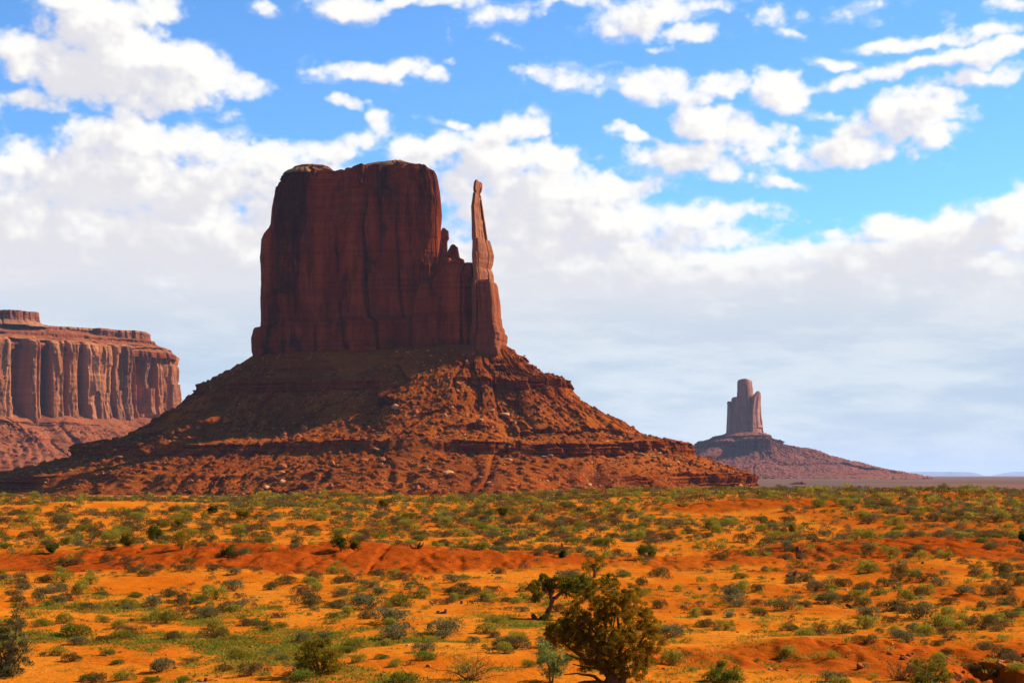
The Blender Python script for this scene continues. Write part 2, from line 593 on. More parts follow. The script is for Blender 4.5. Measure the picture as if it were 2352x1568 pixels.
def ground_z(x, y):
    x, y = np.asarray(x, float), np.asarray(y, float)
    d = np.hypot(x, y)
    u = x / np.maximum(np.abs(y), 1.0)
    z = np.interp(d, _BD, _BZ)
    front = sstep(-20, 10, y)
    hump = sstep(110, 190, d) * sstep(300, 225, d)
    z = z + hump * front * (.85 * sstep(-.02, .09, u) - .1) + hump * .5 * fbm(x / 22, y / 40, 3, 3)
    near = sstep(400, 250, d)
    z = z + near * (bumps(x, y) + .42 * fbm(x / 14, y / 14, 4, 21) + .10 * fbm(x / 2.3, y / 2.3, 3, 22))
    # small hummocks and rills of the clay
    red = red_mask(x, y)
    rill = 1 - np.abs(fbm(x / 1.6, y / 4.5, 3, 9)) * 2
    z = z - near * red * (.15 * sstep(.5, 1, rill) - .07 * fbm(x / .55, y / .9, 3, 10) - .12 * fbm(x / 1.9, y / 2.6, 3, 11))
    # the cut bank of a dry wash, low on the right
    edge = 44.0 - 2.2 * sstep(12.9, 13.5, x) + 1.5 * fbm(x / 2.2, 3.3, 4, 41) + .5 * fbm(x / .7, y / .7, 3, 42) - 1.8 * np.exp(-((x - 13.3) / .35) ** 2)
    edge = edge + .35 * fbm(x / .3, y / 1.2, 3, 45) - 2.6 * sstep(12.6, 10.8, x)
    wash = sstep(edge + .4, edge - 1.5, y) * sstep(10.5, 12.0, x + .6 * fbm(y / .8, 1.1, 3, 44)) * sstep(34, 36.5, y)
    z = z + wash * (.16 * fbm(x / .22, y / .3, 3, 46) + .12 * vnoise(x / .6, y / .16, 47)) - wash * (.52 + .25 * fbm(x / .9, y / .9, 3, 43))
    far = sstep(600, 2500, d)
    z = z + far * (1.6 * fbm(x / 700, y / 900, 4, 31))
    return z + CZ


def build_ground():
    half = math.radians(21)
    th = np.concatenate([np.linspace(-half, half, 760), np.radians(np.arange(23, 338, 3.5))])
    r = np.concatenate([[.5, 4, 9, 14, 19, 24, 28], np.arange(31, 62, .17), np.arange(62, 120, .26), np.arange(120, 262, .5),
                        262 * (85000 / 262) ** np.linspace(0.01, 1, 170)])
    T, R = np.meshgrid(th, r)
    X, Y = R * np.sin(T), R * np.cos(T)
    Z = ground_z(X, Y)
    red = red_mask(X, Y) * sstep(400, 300, R)
    V = np.stack([X, Y, Z], -1).reshape(-1, 3)
    F = grid_faces(len(r), len(th))[:, ::-1]
    m, t, b = new_mat('orange_sand')
    p = geo(t, 'Position')
    n1 = t.noise(p, .22, 5, .6)
    n2 = t.noise(p, 2.2, 4, .65)
    sand = t.mix(t.maprange(n1, .34, .66), (.39, .082, .004), (.45, .130, .009))
    sand = t.mix(t.maprange(n2, .52, .70, 0, .65), sand, (.24, .047, .004))
    clay = t.mix(t.maprange(n2, .35, .68), (.27, .039, .003), (.19, .027, .003))
    c = t.mix(attr(t, 'clay'), sand, clay)
    # loose stones
    peb = t.voronoi(p, 5.0, 'Distance')
    pc = t.sep(t.voronoi(p, 5.0, 'Color'))
    pm = t.math('MULTIPLY', t.maprange(peb, .30, .18), t.maprange(pc[0], .86, .90))
    c = t.mix(t.math('MULTIPLY', pm, .7), c, t.mix(pc[1], (.40, .18, .07), (.15, .035, .012)))
    # the plain beyond: scrub-dotted, paler
    dist = t.vmath('LENGTH', p)
    plain = t.mix(t.maprange(t.noise(t.mapping(p, scale=(1, .45, 1)), .004, 6, .65), .38, .62), (.16, .066, .045), (.095, .062, .043))
    plain = t.mix(t.maprange(t.noise(p, .05, 3, .6), .55, .65, 0, .5), plain, (.085, .07, .035))
    c = t.mix(t.maprange(dist, 1080, 1420), c, plain)
    t.put(b.inputs['Base Color'], c)
    h = t.math('ADD', t.math('MULTIPLY', t.noise(p, 3.0, 6, .7), .6), t.math('MULTIPLY', pm, .35))
    add_bump(t, b, h, .8, .22)
    me = make_mesh('ground', V, F.ravel(), np.full(len(F), 4), m, True, {'clay': red.ravel()})
    return kind(link('ground', me), 'structure')


build_ground()


# ------------------------------------------------------------------ rock builders
def resample_outline(pts, n, offset, front_bias=2.2):
    """closed polygon -> n points with outward normals; points are spread evenly along the outline pushed out by offset,
    more closely on the side that faces the viewer"""
    p = np.asarray(pts, float)
    q = np.vstack([p, p[:1]])
    L = np.concatenate([[0], np.cumsum(np.hypot(*np.diff(q, axis=0).T))])
    s = np.linspace(0, L[-1], 6000, endpoint=False)
    fx, fy = np.interp(s, L, q[:, 0]), np.interp(s, L, q[:, 1])

    def smooth(a, k):
        kern = np.hanning(k)
        kern /= kern.sum()
        return np.convolve(np.concatenate([a[-k:], a, a[:k]]), kern, 'same')[k:-k]
    fx, fy = smooth(fx, 500), smooth(fy, 500)
    tx, ty = np.roll(fx, -1) - np.roll(fx, 1), np.roll(fy, -1) - np.roll(fy, 1)
    ln = np.hypot(tx, ty)
    nx, ny = ty / ln, -tx / ln
    ox, oy = fx + nx * offset, fy + ny * offset
    step = np.hypot(np.roll(ox, -1) - ox, np.roll(oy, -1) - oy) * np.where(ny < .25, front_bias, .55)
    cum = np.concatenate([[0], np.cumsum(step)])
    want = np.linspace(0, cum[-1], n, endpoint=False)
    idx = np.interp(want, cum, np.arange(len(cum)))
    k = np.arange(len(fx) + 1)
    pick = lambda a: np.interp(idx, k, np.append(a, a[0]))
    arc = np.concatenate([[0], np.cumsum(np.hypot(np.diff(ox), np.diff(oy)))])
    n_x, n_y = pick(nx), pick(ny)
    ll = np.hypot(n_x, n_y)
    return pick(fx), pick(fy), n_x / ll, n_y / ll, np.interp(idx, k, np.append(arc, arc[-1]))


def columns(s, z, w, tall, seed):
    """upright slabs about w wide and tall high: a value per slab, the distance to its side, the distance to its ends"""
    q = s / w
    i0 = np.floor(q)
    zero = np.zeros_like(q)
    edge = lambda i: i + .92 * (_h(i, zero, seed) - .5)
    i = np.where(q < edge(i0), i0 - 1, np.where(q >= edge(i0 + 1), i0 + 1, i0))
    side = np.minimum(q - edge(i), edge(i + 1) - q) * w
    ln = tall * (.6 + .9 * _h(i, zero + 3, seed + 1))
    t = z / ln + _h(i, zero + 5, seed + 2)
    k = np.floor(t)
    return _h(i, k, seed + 3), side, np.minimum(t - k, k + 1 - t) * ln, (q - (edge(i) + edge(i + 1)) / 2)


def cliff_disp(s, z, seed, k=1.0, strata=1.0, broad=1.0):
    """how far a jointed sandstone wall stands out at arc length s and height z; k scales the joints"""
    s, z = np.broadcast_arrays(s / k, z / k)
    s2 = s + 1.5 * fbm(z / 60, s / 45, 3, seed) + .45 * fbm(z / 7, s / 7, 3, seed + 3)
    c0, a0, e0, m0 = columns(s2, z, 42, 420, seed + 5)
    c1, a1, e1, m1 = columns(s2 + 4, z, 15, 80, seed + 11)
    flat = sstep(-.28, .22, fbm(s / 48, z / 70, 3, seed + 13))
    c2, a2, e2, m2 = columns(s2 + 2 * vnoise(z / 30, s / 20, seed + 9), z, 5.2, 27, seed + 21)
    c3, e3 = worley(s2 / 2.9, z / 16, seed + 31)
    d = broad * ((c0 - .5) * 15 + m0 * (c0 - .4) * 10) - 9.0 * (c0 > .3) * np.exp(-(a0 / 1.1) ** 1.5)
    d += flat * ((c1 - .5) * 9.0 + m1 * (c1 - .5) * 10) - 6.0 * flat * (c1 > .5) * np.exp(-(a1 / .8) ** 1.5)
    d += (c2 - .5) * 3.2 * sstep(-.35, .2, fbm(s / 30, z / 60, 2, seed + 25)) + m2 * (c2 - .5) * 3 - 2.2 * (c2 > .8) * np.exp(-(a2 / .5) ** 1.5)
    d += (c3 - .5) * 1.2
    d += strata * (.55 * vnoise(z / 2.4, s / 60, seed + 41) + .6 * vnoise(z / 7, s / 90, seed + 42))
    d += 1.2 * fbm(s / 6, z / 10, 5, seed + 51, .6)
    return d * k


def loft(name, rows, Y, depth, mat, parent, seed, n_u=300, n_v=180, k=.35, poly=None, shear=0.0, p=4.0, top=None, strata=1.0, amp=1.0, origin=(0, 0, 0), fall=.22, rough_top=1.0, bed=None):
    """a tower of rock. rows: (row of the photograph, left edge, right edge), top row first; Y: distance of its front face"""
    mpp = Y / FPX
    zs = np.array([at(CX, r[0], Y)[2] for r in rows])
    half = (at(max(r[2] for r in rows), 900, Y)[0] - at(min(r[1] for r in rows), 900, Y)[0]) / 2
    xl = np.array([at(r[1], r[0], Y + depth * .4 - shear * half)[0] for r in rows])
    xr = np.array([at(r[2], r[0], Y + depth * .4 + shear * half)[0] for r in rows])
    o = np.argsort(zs)
    zs, xl, xr = zs[o], xl[o], xr[o]
    z0, z1 = zs[0], zs[-1]
    if poly is None:
        a = np.linspace(0, 2 * math.pi, 4000, endpoint=False) - math.pi * 1.5
        px = np.sign(np.cos(a)) * np.abs(np.cos(a)) ** (2 / p)
        py = np.sign(np.sin(a)) * np.abs(np.sin(a)) ** (2 / p)
        poly = np.stack([px, py], -1)
    poly = np.asarray(poly, float)
    q = np.vstack([poly, poly[:1]])
    wref, href = (xr - xl).mean() / 2, depth / 2
    L = np.concatenate([[0], np.cumsum(np.hypot(np.diff(q[:, 0]) * wref, np.diff(q[:, 1]) * href))])
    s = np.linspace(0, L[-1], n_u, endpoint=False)
    ux, uy = np.interp(s, L, q[:, 0]), np.interp(s, L, q[:, 1])
    v = np.linspace(0, 1, n_v)
    zn = z0 + (z1 - z0) * v
    L_, R_ = np.interp(zn, zs, xl)[:, None], np.interp(zn, zs, xr)[:, None]
    X = (L_ + R_) / 2 + ux[None] * (R_ - L_) / 2
    wz = ((R_ - L_) / (R_ - L_).max()) ** .35
    Yc = Y + depth / 2
    YY = Yc + uy[None] * depth / 2 * wz + shear * (X - (xl.mean() + xr.mean()) / 2)
    Z = np.repeat(zn[:, None], n_u, 1)
    if top is not None:
        tp = np.array([(at(a, b, Y)[0], at(a, b, Y)[2]) for a, b in top])
        H = np.interp(X, tp[:, 0], tp[:, 1])
        H = H + rough_top * k * (1.6 * fbm(X / (6 * k), YY / (9 * k), 3, seed + 77))
        Z = z0 + v[:, None] * (H - z0)
    tx = (np.roll(X, -1, 1) - np.roll(X, 1, 1))
    ty = (np.roll(YY, -1, 1) - np.roll(YY, 1, 1))
    ln = np.hypot(tx, ty) + 1e-9
    nx, ny = ty / ln, -tx / ln
    d = amp * cliff_disp(s[None] + 0 * Z, Z, seed, k, strata)
    if bed:      # thin beds near the foot and the brow of the wall
        zb = at(CX, bed, Y)[2]
        m_ = sstep(zb + 4, zb - 4, Z) + .7 * sstep(z1 - 26, z1 - 12, Z)
        q = Z / 4.6 + .25 * fbm(s[None] / 50, Z / 20, 2, seed + 90)
        c_, e_ = worley(s[None] / 7 + 0 * Z, np.floor(q), seed + 91)
        d = d * (1 - .35 * m_) + m_ * (2.4 * (_h(np.floor(q), np.zeros_like(q), seed + 92) - .5) + 2.0 * (c_ - .5))
    # keep the traced edge: less relief where the wall turns side-on
    d = d * (.14 / max(amp, 1) + (1 - .14) * np.abs(ny) ** 1.5) - amp * k * 1.2 * np.abs(ny)
    X, YY = X + nx * d, YY + ny * d
    # rings that close the top
    rings = []
    cxm, cym = X[-1].mean(), YY[-1].mean()
    for f in (.9, .72, .5, .25, .02):
        x, y = cxm + (X[-1] - cxm) * f, cym + (YY[-1] - cym) * f
        z = Z[-1] + fall * k * 4 * (1 - f) + k * 1.2 * fbm(x / (5 * k), y / (5 * k), 3, seed + 70)
        rings.append((x, y, z))
    X = np.vstack([X] + [r[0][None] for r in rings])
    YY = np.vstack([YY] + [r[1][None] for r in rings])
    Z = np.vstack([Z] + [r[2][None] for r in rings])
    me = shell_mesh(name, X, YY, Z, mat, origin=origin)
    return link(name, me, parent)


def skirt(name, outline, prof_r, prof_l, Y, mat, parent, seed, n_u=1200, n_v=400, k=1.0, offset=110, bury=.5, front=1.0, inset=8, origin=(0, 0, 0), z_end=None, bias=2.2, toe_bury=0.0):
    """a talus apron round an outline. prof_*: (run outward in photograph columns, row) from the wall foot down, right and left"""
    mpp = Y / FPX
    ox, oy, nx, ny, arc = resample_outline(outline, n_u, offset, bias)
    def prof(pr):
        r = np.array([a * mpp for a, _ in pr])
        z = np.array([at(CX, b, Y)[2] for _, b in pr])
        return r, z
    rr, zr = prof(prof_r)
    rl, zl = prof(prof_l)
    ztop, zbot = max(zr[0], zl[0]), min(zr[-1], zl[-1])
    zg = np.linspace(ztop, zbot, 3000)
    fr = lambda z: np.interp(-z, -zr, rr)
    fl = lambda z: np.interp(-z, -zl, rl)
    rm = (fr(zg) + fl(zg)) / 2
    al = np.concatenate([[0], np.cumsum(np.hypot(np.diff(rm), np.diff(zg) * 2.0))])
    z = np.interp(np.linspace(0, al[-1], n_v), al, zg)[:, None]
    S = arc[None]
    warp = k * (4.5 * fbm(S / (90 * k), 2.2, 3, seed) + 1.2 * fbm(S / (14 * k), z / (30 * k), 3, seed + 1))
    zw = np.clip(z + warp, zbot, ztop)
    wr = sstep(-.75, .75, nx)[None]
    stepped = fr(zw) * wr + fl(zw) * (1 - wr)
    t = (ztop - zw) / (ztop - zbot)
    rend = rr[-1] * wr + rl[-1] * (1 - wr)
    smooth_r = rend * (.82 * t + .18 * t * t) * (1.0)
    b = sstep(.92 - bury * .45, 1.12 - bury * .3, .5 + .95 * fbm(S / (85 * k), z / (50 * k), 3, seed + 5))
    if toe_bury:
        b = b * (1 - .95 * sstep(-.32, -.05, fbm(S / 42, 4.4, 2, seed + 7)) * sstep(-.12, .06, nx[None]) * sstep(.54, .60, t) * sstep(.76, .70, t)) * (1 - sstep(.6, .8, np.abs(nx[None])) * sstep(.74, .8, t))
    w_ = np.maximum(b * .65, .97 * toe_bury * sstep(.62, .93, t) * sstep(.80, .5, np.abs(nx[None] + .05 + .25 * fbm(S / 60, 1.1, 2, seed + 6))) * (ny[None] < 0))
    r = stepped * (1 - w_) + smooth_r * w_
    r = r * (1 + (front - 1) * sstep(.2, -.5, ny)[None])
    grow = sstep(0, .25, t)
    dz = np.gradient(z[:, 0])[:, None]
    slope = np.abs(np.gradient(r, axis=0) / np.minimum(dz, -1e-6))
    steep = sstep(1.0, .35, slope) * sstep(.01, .05, t)
    gul = 1 - np.abs(fbm(S / (32 * k) + 1.5 * fbm(z / (40 * k), S / (60 * k), 2, seed + 8), z / (240 * k), 3, seed + 9)) * 2
    r = r - k * grow * (6.5 * sstep(.5, 1, gul) * (1 - .5 * steep)) + k * grow * 8 * fbm(S / (65 * k), z / (140 * k), 2, seed + 10)
    zq = zw / (6.2 * k) + .5 * fbm(S / (60 * k), z / (9 * k), 3, seed + 18)
    beds = (zq - np.floor(zq) - .5) * sstep(-.25, .35, fbm(S / (45 * k), z / (35 * k), 3, seed + 19) + .5 * sstep(.32, .08, t))
    r = r + k * sstep(0, .04, t) * (1 - b * .6) * 3.6 * beds
    c1, e1 = worley(S / (8 * k), z / (26 * k), seed + 11)
    c2, e2 = worley(S / (3.4 * k), z / (9 * k), seed + 12)
    r = r + k * steep * ((c1 - .5) * 7 - 3.2 * np.exp(-e1 / .08) + (c2 - .5) * 2.2)
    r = r + k * steep * 1.6 * vnoise(z / (1.5 * k), S / (50 * k), seed + 14)
    zz = z + k * grow * (1 - steep) * (1.0 * fbm(S / (16 * k), r / (16 * k), 4, seed + 15) + 1.1 * fbm(S / (3.6 * k), r / (3.6 * k), 3, seed + 16))
    c3, e3 = worley(S / (4 * k), r / (4 * k), seed + 17)
    zz = zz + k * grow * (1 - steep) * (c3 > .74) * 1.6 * sstep(0, .25, e3)
    X, YY = ox[None] + nx[None] * r, oy[None] + ny[None] * r
    zz = zz + 0 * X
    # tuck the top edge in under the wall
    X = np.vstack([(ox - nx * inset)[None], X]); YY = np.vstack([(oy - ny * inset)[None], YY])
    zz = np.vstack([zz[:1] + 1.5 * k, zz])
    if z_end is not None:
        X = np.vstack([X, (ox + nx * (r[-1] + 25 * k))[None]]); YY = np.vstack([YY, (oy + ny * (r[-1] + 25 * k))[None]])
        zz = np.vstack([zz, np.full((1, n_u), z_end)])
    me = shell_mesh(name, X[::-1], YY[::-1], zz[::-1], mat, cap=True, origin=origin)
    return link(name, me, parent), (X, YY, zz)


def bx(px, Y):
    return at(px, 900, Y)[0]


# ------------------------------------------------------------------ the big butte with its thumb
YB = 1400.0
butte = empty('rock_butte', (0, 0, 0), 'huge dark red sandstone butte with a thin thumb spire above a rubble apron', 'butte')
body_rows = [(372, 640, 1003), (384, 638, 1006), (398, 636, 1009), (415, 633, 1011), (440, 631, 1013), (462, 629, 1012), (474, 624, 1011), (486, 613, 1011), (500, 608, 1012),
             (545, 605, 1014), (600, 607, 1018), (650, 605, 1022), (700, 606, 1030), (728, 606, 1040), (733, 602, 1060), (736, 589, 1075), (760, 584, 1085), (795, 585, 1090), (815, 590, 1090)]
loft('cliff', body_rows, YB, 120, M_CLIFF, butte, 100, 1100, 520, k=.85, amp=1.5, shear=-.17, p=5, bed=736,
     top=[(620, 420), (634, 408), (645, 396), (665, 386), (700, 383), (760, 384), (808, 383), (830, 375), (900, 373), (985, 374), (1000, 386), (1012, 410)], fall=.5)
sh_rows = [(596, 1008, 1086), (610, 985, 1088), (622, 962, 1090), (650, 950, 1091), (700, 945, 1092), (760, 940, 1094), (815, 940, 1094)]
loft('shoulder_wall', sh_rows, YB - 26, 60, M_CLIFF, butte, 210, 420, 260, k=.7, shear=-.17, p=4,
     top=[(940, 644), (960, 626), (985, 628), (990, 612), (1004, 606), (1012, 590), (1028, 588), (1032, 594), (1058, 596), (1064, 601), (1080, 604), (1090, 608)], fall=.3, rough_top=1.8)
# two small pinnacles on the shoulder
loft('pinnacle', [(522, 1016, 1022), (526, 1014, 1026), (529, 1013, 1030), (546, 1013, 1031), (552, 1011, 1028), (575, 1008, 1028), (610, 1002, 1034)], YB - 12, 14, M_CLIFF, butte, 220, 120, 100, k=.3, amp=1.6)
loft('pinnacle', [(559, 1037, 1045), (562, 1034, 1047), (566, 1033, 1052), (572, 1029, 1053), (590, 1026, 1057), (594, 1024, 1066), (615, 1018, 1072)], YB - 14, 20, M_CLIFF, butte, 230, 120, 100, k=.3, amp=1.6)
th_poly = [(-1, .35), (-.98, -.1), (-.72, -1), (-.5, -.95), (.25, -.1), (.92, .75), (1, .95), (.6, 1), (-.7, .9)]
th_rows = [(410, 1093, 1105), (412, 1090, 1109), (424, 1088, 1109), (432, 1088, 1107), (437, 1091, 1104), (441, 1087, 1106), (470, 1083, 1111), (500, 1084, 1115), (540, 1086, 1121),
           (562, 1086, 1128), (580, 1085, 1132), (600, 1086, 1130), (612, 1087, 1126), (622, 1088, 1130), (640, 1088, 1132), (700, 1088, 1134)]
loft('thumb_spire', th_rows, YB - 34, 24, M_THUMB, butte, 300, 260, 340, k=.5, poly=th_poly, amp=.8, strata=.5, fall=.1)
bt_rows = [(640, 1092, 1140), (646, 1086, 1143), (665, 1086, 1145), (690, 1086, 1149), (715, 1086, 1150), (735, 1086, 1153), (742, 1084, 1154), (746, 1084, 1158), (756, 1084, 1159),
           (762, 1082, 1165), (775, 1080, 1164), (779, 1080, 1162), (792, 1080, 1164), (800, 1078, 1168), (815, 1078, 1172)]
bt_poly = [(-1, .6), (-1, -.75), (-.85, -1), (.35, -1), (.62, -.72), (.95, .3), (1, .7), (.9, 1), (-.9, 1)]
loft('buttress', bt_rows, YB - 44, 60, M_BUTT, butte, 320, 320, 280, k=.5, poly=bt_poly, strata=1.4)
# broken cap layers on the summit
loft('cap_rock', [(365, 712, 740), (369, 698, 755), (372, 677, 763), (378, 670, 764), (382, 660, 772), (387, 652, 790), (394, 645, 800)], YB + 14, 100, M_CAP, butte, 330, 300, 50, k=.75, strata=1.6, p=3)
loft('cap_rock', [(357, 895, 928), (361, 880, 936), (363, 862, 940), (368, 840, 955), (375, 822, 985), (384, 805, 1000)], YB + 8, 90, M_CAP, butte, 340, 260, 40, k=.5, strata=2)

RP = [(0, 806), (12, 812), (23, 824), (34, 832), (40, 843), (52, 848), (58, 858), (83, 872), (120, 878), (130, 882), (134, 902), (143, 911), (163, 928), (213, 955), (253, 975), (303, 1000), (333, 1012), (388, 1019),
      (420, 1023), (424, 1050), (436, 1053), (473, 1065), (523, 1082), (552, 1089), (556, 1116), (575, 1122), (600, 1138), (640, 1146)]
LP = [(0, 804), (20, 812), (45, 825), (85, 848), (105, 862), (145, 879), (148, 882), (153, 904), (185, 925), (235, 960), (285, 985), (335, 1005), (385, 1014), (440, 1023), (444, 1048), (505, 1066),
      (585, 1083), (645, 1089), (650, 1116), (690, 1130), (740, 1146)]
bl, br = bx(588, YB + 40), bx(1166, YB - 10)
b_out = [(bl, 1452), (bl + 18, 1424), (bl + 110, 1404), (br - 40, 1366), (br - 8, 1364), (br, 1380), (br, 1440), (br - 30, 1490), (bl + 60, 1540), (bl + 10, 1520)]
talus, TAL = skirt('talus_slope', b_out, RP, LP, 1430, M_TALUS, butte, 400, 1500, 460, k=1.0, offset=120, bury=.6, front=.92, inset=14, toe_bury=1.0)

# ------------------------------------------------------------------ the long mesa on the left
YM = 3000.0
mesa = empty('rock_mesa', (0, 0, 0), 'long flat-topped orange mesa with fluted cliffs standing beyond the dark butte', 'mesa')
mz = lambda py, Y=YM: at(CX, py, Y)[2]
# plan: the long wall runs from near left to far right
e_r = at(420, 900, 3160)
m_out = [(at(-620, 900, 2650)[0], 2700), (at(-300, 900, 2690)[0], 2690), (at(-120, 900, 2790)[0], 2790), (at(0, 900, 2800)[0], 2800), (at(40, 900, 2900)[0], 2900), (at(110, 900, 2890)[0], 2890), (at(160, 900, 2930)[0], 2930),
         (at(300, 900, 3040)[0], 3040), (at(355, 900, 3085)[0], 3085), (at(406, 900, 3110)[0], 3110), (e_r[0], 3180), (at(408, 900, 3300)[0], 3300), (at(250, 900, 3700)[0], 3700), (at(-600, 900, 3700)[0], 3700)]


def mesa_wall(name, outline, profile, mat, parent, seed, n_u, n_v, k, amp=1.0, broad=1.0, strata=1.0, cap=True, offset=10, soft_top=False, bias=3.0, clefts=()):
    """a wall round an outline: profile (outward run in metres, row) from the foot up"""
    ox, oy, nx, ny, arc = resample_outline(outline, n_u, offset, bias)
    r = np.array([a for a, _ in profile], float)
    z = np.array([b for _, b in profile], float)
    al = np.concatenate([[0], np.cumsum(np.hypot(np.diff(r), np.diff(z)))])
    q = np.linspace(0, al[-1], n_v)
    r, z = np.interp(q, al, r)[:, None], np.interp(q, al, z)[:, None]
    S = arc[None] + 0 * r
    Z = z + 0 * S
    wall = sstep(.2, .8, np.abs(np.gradient(z[:, 0])) / (np.hypot(np.gradient(z[:, 0]), np.gradient(r[:, 0])) + 1e-9))[:, None]
    d = amp * cliff_disp(S, Z, seed, k, strata, broad)
    pxs = CX + FPX * ox / oy      # deep clefts between the buttresses, found along the front of the wall
    for c_, w_, a_ in clefts:
        d = d - a_ * (np.exp(-(((pxs - c_) / w_) ** 4)) * (ny < .3))[None] * wall
    Z = Z + (1 - wall) * k * 2.0 * fbm(S / (9 * k), r / (9 * k), 4, seed + 60) + k * 1.5 * fbm(S / (30 * k), 1.7, 3, seed + 61)
    rr = r + d * (.25 + .75 * wall)
    X, YY = ox[None] + nx[None] * rr, oy[None] + ny[None] * rr
    return link(name, shell_mesh(name, X, YY, Z, mat, cap=cap), parent)


mesa_wall('cliff', m_out, [(10, mz(985)), (6, mz(960)), (4, mz(945)), (0, mz(930)), (-3, mz(805)), (-6, mz(796)), (-14, mz(790)), (-40, mz(781))], M_MESA, mesa, 500, 1800, 260, k=2.1, amp=1.0, broad=1.3,
          clefts=[(-60, 26, 40), (38, 17, 62), (76, 3, 18), (103, 10, 48), (146, 4, 16), (187, 8, 26), (258, 4, 14), (306, 6, 20), (338, 12, 34), (372, 5, 24)])
mesa_wall('upper_slope', m_out, [(-8, mz(812)), (-10, mz(800)), (-14, mz(797)), (-24, mz(790)), (-26, mz(785)), (-50, mz(776)), (-52, mz(770)), (-95, mz(755)), (-110, mz(750))], M_MESA_T, mesa, 520, 1100, 90, k=1.3, amp=.6, strata=2)
c_out = [(at(-400, 700, 2860)[0], 2870), (at(60, 900, 2990)[0], 2990), (at(150, 900, 3030)[0], 3030), (at(180, 900, 3050)[0], 3050), (at(260, 900, 3090)[0], 3090), (at(330, 900, 3140)[0], 3150), (at(337, 900, 3160)[0], 3180), (at(320, 900, 3280)[0], 3280), (at(-400, 900, 3500)[0], 3500)]
mesa_wall('rim_rock', c_out, [(4, mz(774)), (3, mz(764)), (2, mz(758)), (3, mz(750)), (0, mz(745))], M_CAPM, mesa, 540, 900, 50, k=1.3, amp=.9, strata=1.5, bias=4)
k_out = [(at(-400, 700, 2860)[0], 2860), (at(40, 700, 2960)[0], 2960), (at(84, 700, 3000)[0], 3000), (at(82, 700, 3100)[0], 3100), (at(-400, 700, 3200)[0], 3200)]
mesa_wall('cap_rock', k_out, [(26, mz(752)), (12, mz(744)), (4, mz(738)), (2, mz(735)), (0, mz(726)), (-2, mz(717))], M_CAPM, mesa, 560, 700, 50, k=1.2, amp=.8, strata=1.5, bias=4)
MT = [(0, 958), (14, 966), (40, 978), (46, 986), (80, 1000), (110, 1016), (118, 1026), (170, 1050), (230, 1075), (300, 1100), (330, 1112)]
skirt('talus_slope', m_out, MT, MT, YM, M_MESA_T, mesa, 600, 1100, 220, k=2.0, offset=200, bury=.8, inset=14)

# ------------------------------------------------------------------ the far spire on the right
YS = 5500.0
spire = empty('rock_spire', (0, 0, 0), 'distant purple-brown rock tower with stepped base on the plain', 'rock tower')
loft('cliff', [(869, 1703, 1722), (871, 1697, 1729), (875, 1695, 1731), (900, 1695, 1734), (935, 1694, 1739), (965, 1692, 1744), (985, 1690, 1750), (1002, 1686, 1758)], YS, 75, M_SPIRE, spire, 700, 420, 260, k=1.0, amp=1.3,
     poly=[(-1, .6), (-1, -.5), (-.75, -.95), (-.05, -1), (.2, -.8), (.62, .1), (1, .85), (.8, 1), (-.9, 1)])
loft('side_tower', [(911, 1684, 1702), (914, 1681, 1710), (940, 1678, 1712), (970, 1675, 1714), (1002, 1671, 1718)], YS + 6, 60, M_SPIRE, spire, 720, 240, 160, k=1.2)
loft('side_tower', [(921, 1673, 1678), (925, 1672, 1681), (935, 1672, 1688), (950, 1672, 1692), (1002, 1669, 1696)], YS + 12, 50, M_SPIRE, spire, 730, 160, 140, k=.9)
loft('side_tower', [(897, 1740, 1746), (901, 1736, 1749), (910, 1728, 1750), (940, 1722, 1751), (970, 1720, 1754), (1002, 1716, 1761)], YS - 4, 70, M_SPIRE, spire, 740, 220, 180, k=1.1,
     poly=[(-1, .5), (-1, -.6), (-.8, -1), (-.5, -.95), (.1, -.4), (1, .8), (.9, 1), (-.9, 1)])
SP_R = [(0, 994), (8, 999), (15, 1002), (19, 1013), (45, 1025), (70, 1033), (105, 1045), (135, 1058), (150, 1060), (160, 1063), (195, 1064), (199, 1069), (240, 1077), (246, 1081), (285, 1085), (320, 1088), (324, 1091), (360, 1093), (400, 1100)]
SP_L = [(0, 994), (20, 1000), (40, 1003), (46, 1009), (80, 1016), (84, 1028), (110, 1045), (140, 1058), (180, 1066), (240, 1080), (300, 1090), (380, 1100)]
sl, sr = bx(1676, YS), bx(1756, YS)
s_out = [(sl, YS + 60), (sl, YS + 10), (sl + 30, YS - 25), (sr - 25, YS - 30), (sr, YS + 10), (sr, YS + 70), (sr - 30, YS + 110), (sl + 30, YS + 110)]
skirt('talus_slope', s_out, SP_R, SP_L, YS, M_SPIRE_T, spire, 760, 1000, 300, k=1.7, offset=200, bury=.2, inset=20, front=.85)
pd_l, pd_r = bx(1690, YS - 60), bx(1768, YS - 20)
p_out = [(pd_l, YS), (pd_l + 10, YS - 120), (pd_l + 60, YS - 135), (pd_r - 20, YS - 120), (pd_r, YS - 60), (pd_r, YS + 30), (pd_r - 30, YS + 60), (pd_l + 30, YS + 60)]
mesa_wall('pedestal', p_out, [(16, at(CX, 1048, YS)[2]), (5, at(CX, 1034, YS)[2]), (0, at(CX, 1020, YS)[2]), (-2, at(CX, 1008, YS)[2]), (-18, at(CX, 1005, YS)[2]), (-20, at(CX, 1001, YS)[2])], M_SPIRE_T, spire, 780, 420, 60, k=2.0, bias=2)

